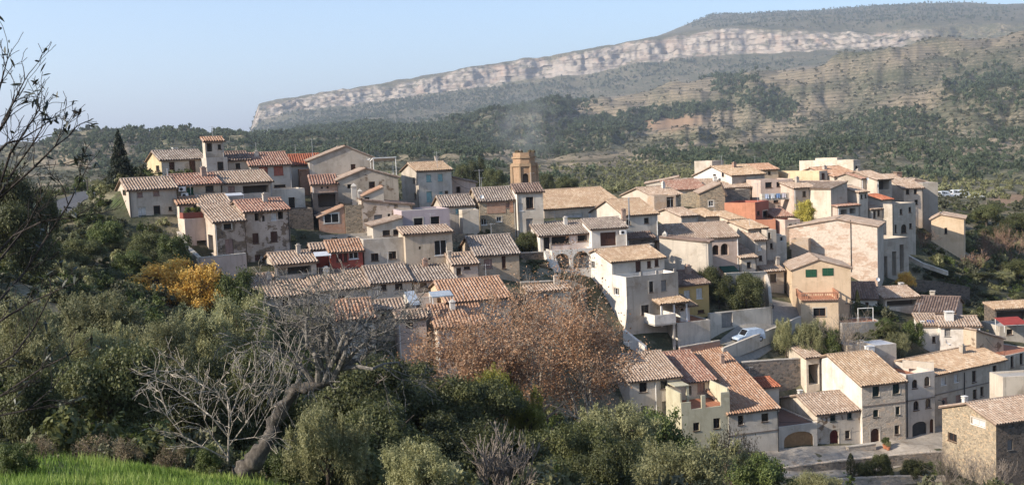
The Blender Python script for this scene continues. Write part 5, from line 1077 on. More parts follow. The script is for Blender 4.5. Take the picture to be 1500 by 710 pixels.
# --- vehicles
def vehicle(name, label, cat, p, rz, L, Wd, Hh, bonnet, colr, group=None, dark=.45):
    root = empty(name, p, rz); tag(root, label, cat, group); hw = Wd/2; mb = MB(); b0 = .32; belt = Hh*.55
    prof = [(-L/2, b0), (-L/2, belt*.8), (-L/2+.05, belt), (-L/2+.18, Hh*.93), (-L/2+.5, Hh), (L/2-bonnet-.75, Hh), (L/2-bonnet-.1, belt*1.02), (L/2-.25, belt*.86), (L/2, belt*.62), (L/2, b0)]
    n = len(prof); ins = [0 if z <= belt*1.03 else .13 for x, z in prof]
    for s in (-1, 1): mb.poly([(x, s*(hw-i), z) for (x, z), i in (zip(prof, ins) if s < 0 else reversed(list(zip(prof, ins))))])
    for k in range(n): (x0, z0), (x1, z1) = prof[k], prof[(k+1) % n]; i0, i1 = ins[k], ins[(k+1) % n]; mb.quad((x0, -hw+i0, z0), (x0, hw-i0, z0), (x1, hw-i1, z1), (x1, -hw+i1, z1))
    paint = flat('paint_' + name + str(colr[0]), colr, .3, .5); mb.build('body', paint, root)
    for s in (-1, 1):
        xs = [-L/2+.35, -L/2+1.15, -L/2+2.1, L/2-bonnet-.75]
        for x0, x1 in zip(xs[:-1], xs[1:]):
            if x1-x0 < .3: continue
            w = MB(); y0, y1 = s*(hw-.02), s*(hw-.11); x1b = x1 + (.45 if x1 == xs[-1] else 0); w.quad((x0+.05, y0, belt+.05), (x1b-.05, y0, belt+.05), (x1-.07, y1, Hh*.92), (x0+.08, y1, Hh*.92)); w.build('window', GLASS, root)
    w = MB(); w.quad((L/2-bonnet-.13, -hw+.16, belt*1.06), (L/2-bonnet-.13, hw-.16, belt*1.06), (L/2-bonnet-.68, hw-.2, Hh*.965), (L/2-bonnet-.68, -hw+.2, Hh*.965))
    w.v = [(x+.02, y, z+.02) for x, y, z in w.v]; w.build('windscreen', GLASS, root)
    w = MB(); w.quad((-L/2+.04, hw-.2, belt+.06), (-L/2+.04, -hw+.2, belt+.06), (-L/2+.15, -hw+.22, Hh*.9), (-L/2+.15, hw-.22, Hh*.9)); w.build('rear_window', GLASS, root)
    for x in (-L/2+.75, L/2-.8):
        for s in (-1, 1):
            wmb = MB(); wmb.tube((x, s*(hw-.18), .34), (x, s*(hw+.02), .34), .34, .34, 14); wmb.tube((x, s*(hw+.02), .34), (x, s*(hw-.18), .34), .34, .34, 14); wh = wmb.build('wheel', IRON, root)
            r = MB(); r.tube((x, s*(hw+.02), .34), (x, s*(hw+.035), .34), .2, .18, 10); r.build('rim', flat('rim', (.5, .5, .5), .4, .5), wh)
    for s in (-1, 1): l = MB(); l.box(L/2-.06, L/2+.015, s*(hw-.32)-.16, s*(hw-.32)+.16, belt*.62, belt*.8); l.build('headlight', FRAME_W, root); l = MB(); l.box(-L/2-.015, -L/2+.05, s*(hw-.16)-.09, s*(hw-.16)+.09, belt*.66, belt*.92); l.build('tail_light', flat('tail_light', (.3, .02, .02), .4), root)
    for x in (-L/2+.03, L/2-.03): l = MB(); l.box(x-.09, x+.07, -hw+.08, hw-.08, b0+.02, b0+.2); l.build('bumper', IRON if name == 'parked_car' else paint, root)
    return root
def on_ground(px, py, Y, up=.12): q = P(px, py, Y); return Vector((q.x, q.y, gz(q.x, q.y)+up))
vehicle('parked_car', 'silver blue estate car parked by the cream garden wall', 'car', on_ground(1096, 492, 136.6), math.radians(200), 4.3, 1.75, 1.7, 1.0, (.42, .50, .60))
vn = 0
for (px, Y, rz, L, Hh, lb, cl) in [(1384, 395, 20, 5.4, 2.3, 'white van at the left end of the parking row', .7), (1394, 402, 15, 4.3, 1.6, 'white car second in the parking row', .6), (1404, 398, 10, 6.4, 2.7, 'white camper van in the middle of the parking row', .75), (1413, 406, 12, 5.4, 2.3, 'white van right of the camper', .68), (1423, 412, 8, 4.4, 1.6, 'white car near the right end of the parking row', .6), (1433, 416, 5, 5.2, 2.2, 'white van at the right end of the parking row', .7)]:
    q = P(px, 292, Y); vehicle('parked_van' if Hh > 2 else 'parked_car', lb, 'van' if Hh > 2 else 'car', (q.x, q.y, gz(q.x, q.y)+.05), math.radians(rz), L, 2.0, Hh, .9, (cl, cl, cl*.98), 'white vehicles in the car park')
lane('car_park', [(1366,296,398),(1400,292,404),(1450,289,420)], 16, flat('car_park_gravel', (.42, .38, .33), .95), .06)
# --- porch of the white terrace room, posts, balcony
def posts_roof(label, px, ye, xr, Y, yaw, D, hgt, tile, name='porch', nposts=3, mat=None, slope=10):
    th = math.radians(yaw); u = Vector((math.cos(th), math.sin(th), 0)); L0 = P(px, ye, Y); lo, hi = .2, 60
    for _ in range(40):
        t = (lo+hi)/2
        if proj(L0+u*t)[0] < xr: lo = t
        else: hi = t
    root = empty(name, (L0.x, L0.y, L0.z-hgt), th); tag(root, label, 'porch'); R = Roof(); pc = math.tan(math.radians(slope)); c_, s_ = math.cos(math.atan(pc)), math.sin(math.atan(pc))
    R.plane((-.3, -.3, hgt-.3*pc), (1, 0, 0), (0, c_, s_), lo+.6, (D+.3)/c_); R.build(root, tilemat(tile))
    for k in range(nposts):
        mb = MB(); x = .12 + (lo-.24)*k/(nposts-1); mb.box(x-.1, x+.1, .02, .22, -.6, hgt-.14); mb.build('post', mat or FRAME_W, root)
    return root
posts_roof('small tiled porch roof on white posts over the terrace', 968, 445, 1007, 133, 20, 3.6, 2.5, 'gold')
def balcony(label, px, py, xr, Y, yaw, D, hgt, mat, name='balcony', cat='balcony', floor=None):
    th = math.radians(yaw); u = Vector((math.cos(th), math.sin(th), 0)); L0 = P(px, py, Y); lo, hi = .2, 60
    for _ in range(40):
        t = (lo+hi)/2
        if proj(L0+u*t)[0] < xr: lo = t
        else: hi = t
    root = empty(name, (L0.x, L0.y, L0.z-hgt), th); tag(root, label, cat)
    mb = MB(); mb.box(0, lo, 0, D, -.22, -.003); mb.build('slab', floor or CONC, root)
    for (x0, x1, y0, y1) in ((0, lo, 0, .16), (0, .16, .163, D), (lo-.16, lo, .163, D)): mb = MB(); mb.box(x0, x1, y0, y1, 0, hgt); mb.build('parapet', mat, root)
    return root, lo
rt, w_ = balcony('white railed balcony on a concrete leg below the porch', 959, 462, 990, 131.5, 20, 5, 1.2, WHITE); mb = MB(); mb.box(w_-.4, w_-.1, .1, .4, -4.5, -.223); mb.build('leg', PALE, rt)
rt, w_ = balcony('red brown balcony with potted plants below a tiled lean-to', 268, 312, 297, 127, 29, 2.2, 1.0, flat('red_balcony', (.22, .07, .05)), floor=TERRA)
for k, cl in enumerate(('green', 'lime', 'green')):
    g = link('potted_foliage', crown_proto(cl, k), rt, (w_*(.25+.28*k), .45, .75), k, (.45, .45, .9)); g['kind'] = 'stuff'
rt, w_ = balcony('long balcony with washing on the laundry house', 1116, 284, 1160, 181.5, 8, 1.2, 1.0, LGREY)
for k, (cl, nm) in enumerate((((.55,.6,.7), 'pale blue shirt'), ((.7,.7,.7), 'white cloth'), ((.2,.3,.5), 'dark blue cloth'), ((.65,.6,.62), 'pale towel'))):
    mb = MB(); x = .5 + k*1.05; n = 5
    for j in range(n): a, b = x+j*.14, x+(j+1)*.14; da, db = .05*math.sin(j*2), .05*math.sin(j*2+2); mb.quad((a, -.12+da, .15), (b, -.12+db, .15), (b, -.12, .95), (a, -.12, .95))
    tag(mb.build('laundry', flat('cloth'+str(k), cl), None, loc=rt.location, rz=rt.rotation_euler.z), nm + ' hanging on the laundry house balcony rail', 'washing', 'washing on the balcony')
def steps(label, x0, y0, Y0, x1, y1, Y1, w, n, mat):
    a, b = P(x0, y0, Y0), P(x1, y1, Y1); root = empty('stairs', (a.x, a.y, a.z)); tag(root, label, 'stairs'); d = b-a; s = Vector((d.y, -d.x, 0)).normalized()*w/2
    for k in range(n):
        p0, p1 = d*(k/n), d*((k+1)/n); mb = MB(); z = d.z*(k+1)/n; q = [p0-s, p0+s, p1+s, p1-s]; mb.poly([(v.x, v.y, z) for v in q]); 
        for e, f in ((0, 1), (1, 2), (2, 3), (3, 0)): mb.quad((q[e].x, q[e].y, z-.9), (q[f].x, q[f].y, z-.9), (q[f].x, q[f].y, z), (q[e].x, q[e].y, z))
        mb.build('step', mat, root)
steps('white outdoor staircase left of the white arches', 815, 397, 138.5, 803, 367, 141.5, 1.3, 12, WHITE)
# --- street furniture and small things
def plastic_chair(label, p, rz):
    root = empty('plastic_chair', p, rz); tag(root, label, 'chair', 'white chairs by the stone house'); PL = FRAME_W
    mb = MB(); mb.box(-.24, .24, -.23, .23, .42, .46); mb.build('seat', PL, root); mb = MB(); mb.box(-.24, .24, .2, .24, .5, .88); mb.build('backrest', PL, root)
    for x in (-.21, .21):
        for y in (-.2, .2): mb = MB(); mb.tube((x*1.1, y*1.1, 0), (x, y, .42), .025, .025, 6); mb.build('leg', PL, root)
        mb = MB(); mb.box(x*1.12-.03, x*1.12+.03, -.2, .22, .64, .68); mb.build('armrest', PL, root)
plastic_chair('white garden chair left of the white table by the stone house', on_ground(1380, 657, 119.9, .15), .6); plastic_chair('white garden chair right of the white table by the stone house', on_ground(1394, 657, 119.7, .15), -1.2)
def table(label, p):
    root = empty('garden_table', p); tag(root, label, 'table'); mb = MB(); mb.tube((0, 0, .70), (0, 0, .74), .5, .5, 16); mb.build('tabletop', FRAME_W, root)
    for k in range(3): mb = MB(); mb.tube((.35*math.cos(k*2.1), .35*math.sin(k*2.1), 0), (.05*math.cos(k*2.1), .05*math.sin(k*2.1), .7), .03, .03, 6); mb.build('leg', FRAME_W, root)
table('white round garden table outside the stone house', on_ground(1387, 657, 119.6, .15))
def pot(label, p, s, kind, group='plant pots by the arched doors'):
    root = empty('plant_pot', p); tag(root, label, 'plant pot', group); mb = MB(); mb.tube((0, 0, 0), (0, 0, .42*s), .2*s, .3*s, 12); mb.build('pot', flat('clay', (.42, .17, .09)), root); g = link('foliage', crown_proto(kind, 1), root, (0, 0, .36*s), 0, (.5*s, .5*s, .8*s)); g['kind'] = 'stuff'
pot('clay pot with green plant right of the brown arched door', on_ground(1297, 651, 122.6), 1.2, 'green'); pot('smaller clay pot at the end of the stone bench', on_ground(1301, 652, 122.2), .9, 'olive'); pot('potted shrub against the corner of the stone house', on_ground(1402, 656, 119.3), 1.3, 'green')
def bench(): 
    a, b = on_ground(1243, 660, 121.4, 0), on_ground(1283, 655, 122.4, 0); root = empty('stone_bench', a, math.atan2(b.y-a.y, b.x-a.x)); tag(root, 'long low stone bench along the street', 'bench'); L = (b-a).length; mb = MB(); mb.box(0, L, 0, .5, -.2, .5); mb.build('base', STONEM, root); mb = MB(); mb.box(-.05, L+.05, -.05, .55, .503, .62); mb.build('seat', PALE, root)
bench()
def goal():
    a, b = P(1257, 471, 143), P(1279, 471, 143); root = empty('swing_frame', (a.x, a.y, a.z)); tag(root, 'white tubular frame standing in the yard by the brick posts', 'swing frame'); L = (b-a).length
    for x in (0, L):
        mb = MB(); mb.tube((x, 0, -.4), (x, 0, 1.9), .05, .05, 6); mb.build('post', FRAME_W, root)
    mb = MB(); mb.tube((-.05, 0, 1.9), (L+.05, 0, 1.9), .05, .05, 6); mb.build('crossbar', FRAME_W, root)
goal()
def slab_on(label, name, cat, px, py, Y, rz, w, d, t, mat, tilt=0, posts=0, group=None):
    q = P(px, py, Y); root = empty(name, q, math.radians(rz)); tag(root, label, cat, group); mb = MB(); tz = math.tan(math.radians(tilt)); 
    i = len(mb.v); mb.v += [(x*w/2, y*d/2, y*d/2*tz + z) for z in (0, t) for x, y in ((-1,-1),(1,-1),(1,1),(-1,1))]
    for f in ((0,1,5,4),(1,2,6,5),(2,3,7,6),(3,0,4,7),(4,5,6,7),(3,2,1,0)): mb.f.append(f); mb.m.append(0)
    mb.build('sheet', mat, root)
    if posts:
        for x in (-1, 1):
            for y in (-1, 1): p = MB(); p.tube((x*(w/2-.1), y*(d/2-.1), -posts), (x*(w/2-.1), y*(d/2-.1), y*(d/2-.1)*tz), .05, .05, 6); p.build('post', FRAME_W, root)
slab_on('red canvas awning over the low building at the right edge', 'awning', 'awning', 1481, 470, 149, 4, 3.6, 2.6, .08, flat('red_canvas', (.30, .05, .04)), 14, 1.4)
slab_on('small solar panel on the white annex roof', 'solar_panel', 'solar panel', 1371, 473, 143.5, -10, 2.2, 1.6, .06, flat('solar_blue', (.05, .09, .22), .25, .5), 18)
slab_on('glass skylight box on the terracotta roofed house', 'skylight', 'skylight', 646, 431, 112.5, 16, 2.4, 1.7, .12, flat('skylight_glass', (.35, .38, .40), .3, .5), 12, .9)
slab_on('tilted solar water panel on a roof behind the bare tree', 'solar_panel', 'solar panel', 604, 437, 112, 30, 1.2, 1.6, .08, flat('panel_grey', (.42, .46, .50), .3, .5), 40, .5)
slab_on('white canopy over the terrace beside the big blank gable', 'canopy', 'canopy', 561, 234, 157, 15, 3.6, 3.4, .14, FRAME_W, -8, 2.6)
slab_on('pale metal awning on the red house', 'awning', 'awning', 472, 372, 125.5, 18, 2.0, 1.4, .06, CORR, 16, .5)
slab_on('corrugated awning jutting over the netted gallery', 'awning', 'awning', 343, 285, 136, 28, 2.2, 1.6, .06, CORR, 10, .8)
slab_on('dark green canopy below the three arches', 'awning', 'awning', 1066, 392, 152, 10, 2.4, 3, .06, flat('green_canvas', (.02, .07, .05)), 18, 1.2)
def ac(label, px, py, Y, yaw):
    q = P(px, py, Y); root = empty('air_conditioner', q, math.radians(yaw)); tag(root, label, 'air conditioner', 'air conditioners on the house fronts'); mb = MB(); mb.box(-.45, .45, -.32, .0, -.3, .3); mb.build('case', FRAME_W, root); mb = MB(); mb.tube((-.1, -.323, 0), (-.1, -.35, 0), .22, .2, 12); mb.build('fan_grille', IRON, root)
ac('upper air conditioner beside the green shutter', 266, 277, 134.0, 30); ac('lower air conditioner beside the green shutter', 270, 286, 134.2, 30); ac('air conditioner beside the wide brown doors', 912, 340, 144.2, 14)
def aerial(label, px, y0, y1, Y):
    a, b = P(px, y1, Y), P(px, y0, Y); root = empty('tv_aerial', (a.x, a.y, a.z)); tag(root, label, 'aerial', 'television aerials on the roofs'); h = b.z-a.z; mb = MB(); mb.tube((0, 0, -1.5), (0, 0, h), .035, .03, 5); mb.build('mast', flat('galvanised', (.4, .4, .4), .5), root); mb = MB(); mb.tube((-.7, 0, h-.15), (.7, 0, h-.15), .02, .02, 4)
    for k in range(6): x = -.6 + k*.24; mb.tube((x, -.3, h-.15), (x, .3, h-.15), .014, .014, 4)
    mb.build('antenna', flat('galvanised', (.4, .4, .4), .5), root)
aerial('aerial above the plain red roof on the western skyline', 458, 203, 228, 163); aerial('aerial on the house left of the bell tower', 703, 248, 276, 150); aerial('aerial on the chimney of the tall grey house', 640, 222, 232, 162); aerial('aerial on the church roof ridge', 921, 291, 320, 140); aerial('aerial over the eastern cream gable', 1057, 228, 236, 203); aerial('aerial beside the rubble gable house', 1110, 268, 292, 176)
def lamp(label, px, py, Y, yaw):
    q = P(px, py, Y); root = empty('wall_lamp', q, math.radians(yaw)); tag(root, label, 'lamp', 'black wall lamps'); mb = MB(); mb.tube((0, .3, .1), (0, -.5, .1), .03, .03, 5); mb.build('bracket', IRON, root); mb = MB(); mb.tube((0, -.5, -.35), (0, -.5, .05), .1, .2, 6); mb.tube((0, -.5, .05), (0, -.5, .25), .24, .03, 6); mb.build('lantern', IRON, root)
lamp('black lantern on the long grey house above the street', 1377, 587, 128.6, 30); lamp('black lantern at the end of the cream garden wall', 1129, 448, 140.5, 20)
def junk(label, name, cat, px, py, Y, w, d, h, mat):
    q = P(px, py, Y); root = empty(name, q, .3); tag(root, label, cat); mb = MB(); mb.box(-w/2, w/2, -d/2, d/2, 0, h); mb.build('body', mat, root); mb = MB(); mb.box(-w/2-.05, w/2+.05, -d/2-.05, d/2+.05, h+.003, h+.09); mb.build('lid', mat, root)
junk('white water tank on the roof behind the corrugated hut', 'water_tank', 'tank', 1274, 517, 133, 1.0, .8, .9, FRAME_W)

def wire(label, a, b, sag=.5):
    p, q = P(*a), P(*b); o = p.copy(); root = empty('overhead_wire', o); tag(root, label, 'wire', 'overhead wires strung between the houses'); n = 12
    mb = MB(); mb.path([p.lerp(q, k/n) - o - Vector((0, 0, sag*4*(k/n)*(1-k/n))) for k in range(n+1)], [.022]*(n+1), 4); mb.build('cable', IRON, root, False)
wire('black wire sagging from the garage to the tall stone fronted house', (1142,618,120.8), (1262,598,123.6)); wire('wire across the lane from the yellow gabled house to the grey lane wall', (1160,415,147.5), (1124,410,150)); wire('wire crossing above the ramp to the olive terrace', (1172,440,146), (1240,508,134)); wire('wire from the white garden house to the last grey house', (1436,482,140), (1474,522,136.6)); wire('wire from the tall grey house to the pink gabled house roof', (661,262,160), (698,278,163))
wire('wire running over the red walled house roof', (531,352,127), (457,362,127.5)); wire('wire between the mauve house and the ribbed grey roof', (658,312,135), (694,305,145.5))
def pole(label, x, yt, yb, Y):
    a, b = P(x, yb, Y), P(x, yt, Y); root = empty('utility_pole', (a.x, a.y, min(a.z, gz(a.x, a.y)))); tag(root, label, 'pole', 'wooden utility poles'); h = b.z - root.location.z; mb = MB(); mb.tube((0, 0, -.3), (0, 0, h), .13, .09, 8); mb.build('shaft', BARKG, root); mb = MB(); mb.box(-.7, .7, -.05, .05, h-.45, h-.33); mb.build('crossarm', BARKG, root)
    for k in (-.55, 0, .55): mb = MB(); mb.tube((k, 0, h-.328), (k, 0, h-.15), .04, .03, 6); mb.build('insulator', FRAME_W, root)
pole('wooden pole at the road bend on the left', 129, 262, 284, 166); pole('wooden pole beside the lane below the yellow house', 1246, 440, 476, 146.5); pole('wooden pole behind the tan upright house by the car park', 1372, 270, 296, 260)
# --- hillside and foreground trees of their own
veg('spruce', 172, 186, 46, 141, 'tall dark spruce standing alone beside the road at the west end', base=.0)
for a in [('oak', 25, 232, 110, 98, 'dark oak against the left edge beside the road'), ('oak', 50, 262, 62, 102, 'lower dark oak between the left edge and the road bend'), ('oak', 10, 300, 120, 84, 'dark oak low on the left under the road'),
          ('green', 118, 258, 26, 172, 'small round tree behind the road bend'), ('olive', 145, 262, 34, 180, 'grey green tree behind the road, left of the spruce')]: veg(*a)
SL = 'bushes on the bank below the west houses'
for a in [('green', 205, 344, 40, 125.5, 'small green bush touching the long grey house under its white window'), ('oak', 232, 348, 44, 124.5, 'small dark bush under the tiny square window of the long grey house'), ('green', 258, 352, 44, 123, 'green bush where the long grey house meets the courtyard'), ('oak', 224, 362, 60, 118, 'dark bush in the middle of the west bank'), ('green', 262, 382, 50, 116, 'green bush under the sunlit courtyard wall'), ('olive', 175, 348, 50, 121, 'grey green bush left of the long grey house corner')]: veg(*a, cat='bush', group=SL, name='bush', trunk=False, base=.02)
for a in [('green', 150, 322, 62, 120, 'round green bush left of the long grey house'), ('oak', 205, 338, 66, 119, 'dark bush under the dark window of the long grey house'), ('green', 250, 342, 60, 118, 'green bush against the corner of the long grey house'),
          ('oak', 120, 350, 70, 112, 'dark bush below the road verge'), ('green', 190, 368, 70, 112, 'green bush halfway down the west bank'), ('oak', 252, 372, 56, 114, 'dark bush beside the courtyard wall'), ('olive', 95, 385, 80, 96, 'grey green bush at the foot of the west bank'), ('oak', 165, 392, 70, 104, 'dark bush above the orange tree'), ('green', 60, 350, 60, 108, 'green bush at the left under the road')]: veg(*a, cat='bush', group=SL, name='bush', trunk=False, base=.02)
veg('orange', 228, 383, 128, 103, 'bright orange autumn tree below the courtyard wall', base=.05); veg('orange', 292, 387, 100, 102, 'smaller orange autumn tree right of the brightest one', base=.05)
veg('green', 345, 396, 76, 100, 'green round tree in front of the widest ribbed roof', base=.05)
FG = 'trees filling the slope below the village'
for a in [('olive', 150, 425, 130, 60, 'grey olive below the orange tree'), ('olive', 45, 440, 150, 44, 'broad olive at the left edge'), ('olive', 140, 474, 120, 47, 'sunlit olive in the left middle'), ('oak', 150, 512, 190, 37, 'large dark oak in the lower left'), ('oak', 30, 530, 130, 34, 'dark oak in the lower left corner'),
          ('olive', 238, 460, 110, 57, 'sunlit olive left of the bare sapling'), ('olive', 290, 450, 120, 62, 'pale olive above the bare sapling'), ('olive', 345, 436, 110, 66, 'pale olive left of the gnarled bare tree'), ('oak', 265, 530, 150, 42, 'dark oak behind the bare sapling'), ('oak', 380, 520, 170, 45, 'dark oak behind the gnarled trunk'),
          ('oak', 520, 520, 190, 56, 'dark oak right of the gnarled tree'), ('oak', 610, 540, 170, 62, 'dark oak below the russet planes'), ('oak', 700, 556, 150, 62, 'dark oak under the yellow green tree'), ('oak', 560, 590, 180, 42, 'low dark oak in the bottom middle'), ('oak', 680, 610, 170, 44, 'shaded oak at the bottom centre'),
          ('lime', 728, 532, 76, 66, 'yellow green tree in front of the russet planes'), ('lime', 770, 570, 60, 66, 'lower yellow green tree right of its taller neighbour'), ('olive', 475, 592, 130, 29, 'silvery olive right of the gnarled trunk'), ('olive', 618, 645, 130, 26, 'feathery olive at the bottom middle'),
          ('oak', 765, 618, 140, 46, 'dark tree left of the bottom centre gap'), ('oak', 838, 612, 130, 52, 'dark tree below the planes'), ('olive', 905, 588, 150, 74, 'tall grey green olive below the cream house'), ('green', 965, 600, 120, 80, 'green tree under the balcony house'), ('olive', 1000, 640, 180, 46, 'silver grey olive at the bottom right of centre'),
          ('oak', 880, 652, 130, 42, 'dark bush at the bottom right of centre'), ('oak', 790, 665, 130, 34, 'dark bush at the bottom edge of the centre'), ('green', 1115, 668, 110, 66, 'green bush left of the street wall'), ('olive', 1190, 690, 90, 72, 'low olive at the bottom under the street'), ('green', 420, 660, 80, 30, 'leafy bush beside the foot of the gnarled trunk')]: veg(*a, group=FG)
for a in [('dry', 60, 646, 70, 28, 'dry weeds at the left of the grass terrace'), ('dry', 250, 655, 60, 27.5, 'dry weeds in the middle of the grass edge'), ('green', 300, 662, 50, 27, 'leafy weeds near the foot of the sapling'), ('scrub', 20, 668, 70, 25, 'dark weed clump in the lower left corner') if False else ('green', 20, 672, 70, 24, 'dark weed clump in the lower left corner'), ('dry', 130, 640, 90, 29, 'dry grass tussock above the grass terrace'), ('dry', 185, 646, 60, 28, 'smaller dry tussock right of the first on the grass terrace'), ('dry', 1062, 606, 64, 100, 'tan dry bush under the balcony house'), ('dry', 1100, 630, 54, 104, 'straw coloured bush left of the garage'), ('dry', 1075, 668, 50, 70, 'yellowing bush at the bottom right of centre')]: veg(*a, cat='bush', name='dry_bush', base=.02)
veg('cypress', 1246, 662, 15, 116, 'thin dark cypress in front of the street wall', base=.1)
for a in [('oak', 1292, 663, 34, 116, 'dark shrub in front of the street wall, tallest of them'), ('oak', 1340, 668, 46, 116, 'dark shrub below the stone bench end of the street'), ('green', 1372, 676, 40, 116, 'low green shrub near the stone house corner'), ('oak', 1268, 674, 40, 116, 'low dark shrub beside the thin cypress')]: veg(*a, cat='bush', name='bush', trunk=False, base=.02)
for a in [('olive', 1150, 470, 42, 137, 'leftmost olive on the stone terrace'), ('olive', 1186, 467, 50, 136.5, 'middle olive on the stone terrace'), ('green', 1216, 478, 44, 136, 'green tree at the right end of the stone terrace'),
          ('oak', 1030, 387, 56, 143.5, 'dark evergreen behind the yellow house'), ('oak', 1052, 402, 46, 142, 'dark ivy covered tree over the garden wall'), ('oak', 1092, 402, 62, 141, 'ivy mass climbing the cream garden wall'), ('oak', 766, 338, 46, 145, 'dark green tree at the foot of the tall white house'), ('oak', 709, 336, 26, 144, 'small dark bush under the rubble stone house'),
          ('oak', 785, 384, 40, 139, 'dark shrubs in the shaded gap left of the white arches'), ('green', 1296, 466, 34, 141.5, 'green bush behind the brick post terrace'), ('olive', 1318, 486, 36, 138, 'grey green bush on the garden slope'), ('green', 1272, 496, 34, 137, 'low bush in front of the brick post terrace'), ('yellow', 1180, 293, 42, 174, 'yellow leaved tree beside the pinkish house'), ('green', 1334, 470, 40, 141, 'green garden tree left of the white garden house'), ('oak', 1310, 474, 36, 140, 'dark garden bush by the green fence'), ('russet', 1326, 396, 34, 168, 'russet tree below the pillared building') if False else ('orange', 1326, 398, 30, 168, 'small russet tree below the pillared building'),
          ('oak', 1382, 388, 46, 178, 'dark tree under the lone cream house'), ('oak', 1432, 398, 60, 182, 'round dark tree on the right slope'), ('olive', 1468, 398, 50, 186, 'grey olive on the right slope'), ('oak', 1492, 378, 56, 190, 'dark tree at the right edge of the slope'), ('olive', 1446, 428, 46, 176, 'olive above the right edge sheds'), ('oak', 1490, 428, 50, 178, 'dark tree behind the right edge sheds'),
          ('oak', 1400, 312, 56, 236, 'dark tree below the parked vans'), ('oak', 1444, 300, 60, 250, 'wide dark tree right of the parked vans'), ('oak', 1486, 310, 60, 246, 'dark tree under the red earth field'), ('oak', 1462, 330, 56, 230, 'dark tree on the right bank above the bare bushes')]: veg(*a)
veg('cypress', 1255.5, 422, 9, 147.5, 'small dark cypress in the yard behind the yellow house', base=.0)
for a in [(672, 238, 34, 320, 'pine left of the bell tower, tallest of the grove'), (698, 230, 32, 335, 'pine behind the brick house, nearest the bell tower'), (722, 247, 40, 318, 'pine in the grove between grey house and bell tower'), (800, 252, 34, 330, 'pine just right of the bell tower'), (832, 258, 40, 340, 'pine above the church roof')]: veg('oak', *a, cat='tree', name='pine_tree', group='pines beyond the church')
for a in [(1345, 332, 44, 186, 3, 'bare grey bush left of the lone cream house'), (1440, 342, 70, 196, 4, 'wide bare thicket right of the lone cream house'), (1484, 336, 56, 200, 5, 'bare thicket at the right edge'), (1425, 368, 56, 186, 6, 'bare bush below the lone cream house')]: thicket(*a, TWIGR, group='bare bushes on the eastern slope')
for a in [(1400, 664, 56, 112, 11, 'tangle of dry twigs at the corner of the stone house'), (1446, 672, 50, 107, 12, 'dry twigs under the shaded stone wall'), (720, 640, 70, 30, 13, 'bare twigs at the bottom middle'), (1240, 470, 40, 135, 14, 'bare grey fig tree below the yellow house')]: thicket(*a, TWIG)
for i, a in enumerate([(690, 436, 110, 95, 21, 'russet plane tree at the left of the row'), (780, 397, 170, 99, 22, 'tallest russet plane tree in the middle'), (858, 455, 120, 94, 23, 'russet plane tree beside the cream house'), (725, 505, 130, 86, 24, 'lower russet plane tree in front of the tallest')]): plane_tree(*a)

# --- the gnarled bare tree in front
def gnarled():
    Y0 = 27.0; pts = [(346,702,.66),(370,678,.50),(394,642,.37),(403,612,.36),(424,582,.31),(433,570,.31),(464,565,.24),(486,556,.21),(497,540,.16)]
    w = [P(x, y, Y0 + i*.06) for i, (x, y, r) in enumerate(pts)]; o = w[0].copy(); o.z = min(o.z, gz(o.x, o.y)); root = empty('gnarled_tree', o); tag(root, 'gnarled bare tree leaning right with lichen grey trunk', 'tree')
    mb = MB(); rel = [p - o for p in w]; rs = random.Random(5)
    fine = []; rr = []
    for i in range(len(rel)-1):
        for k in range(6): t = k/6; fine.append(rel[i].lerp(rel[i+1], t) + Vector((rs.uniform(-.03, .03), rs.uniform(-.03, .03), rs.uniform(-.03, .03)))); rr.append((pts[i][2]*(1-t) + pts[i+1][2]*t)*.5*rs.uniform(.82, 1.2))
    mb.path(fine, rr, 12); mb.v = [(x*1 + rs.uniform(-.028, .028), y + rs.uniform(-.028, .028), z + rs.uniform(-.028, .028)) for x, y, z in mb.v]; tb = mb.build('trunk', BARKG, root, False, True)
    mb = MB(); tips = []
    lim = [((466,566),(462,520),(440,470),.10),((486,556),(505,520),(520,470),.105),((497,540),(530,525),(560,505),.095),((480,560),(478,505),(490,455),.10),((462,566),(430,530),(400,500),.085),((497,540),(488,495),(470,462),.085),((434,569),(440,530),(415,490),.07),((500,540),(545,540),(585,530),.07),((470,566),(505,490),(548,462),.075),((480,558),(450,505),(452,450),.08),((497,540),(525,510),(578,480),.075)]
    for (a, b, c, r) in lim:
        q = [P(*a, Y0+.4)-o, P(*b, Y0+.4+rs.uniform(-.6, .6))-o, P(*c, Y0+.4+rs.uniform(-1.2, 1.2))-o]; mb.path([q[0], q[0].lerp(q[1], .5)+Vector((.05, 0, .06)), q[1], q[1].lerp(q[2], .5)+Vector((-.05, 0, .05)), q[2]], [r, r*.82, r*.62, r*.45, r*.3], 7)
        for k in range(6):
            s = q[1].lerp(q[2], k/6) if k > 1 else q[0].lerp(q[1], .5+k*.2); d = (q[2]-q[1]).normalized() + Vector((rs.uniform(-1, 1), rs.uniform(-1, 1), rs.uniform(-.5, .7)))
            skeleton(mb, s, d, rs.uniform(.55, .95), r*.3, 3, rs, tips, .8, .03, (2, 4), 3, .0075, .38, .72)
    mb.build('branches', BARKL, root, False)
    T_ = [q for q in tips if q[2] <= 1]; rn = np.random.RandomState(3); idx = rn.randint(0, len(T_), 1500); C_ = np.array([tuple(q[0]) for q in T_])[idx] + rn.normal(0, .06, (1500, 3))
    c = link('dry_leaves', leaf_mesh('dry_leaves', C_, rn.normal(0, 1, (1500, 3)), .026, LM['scrub'], .5, 3), root); c['kind'] = 'stuff'
gnarled()
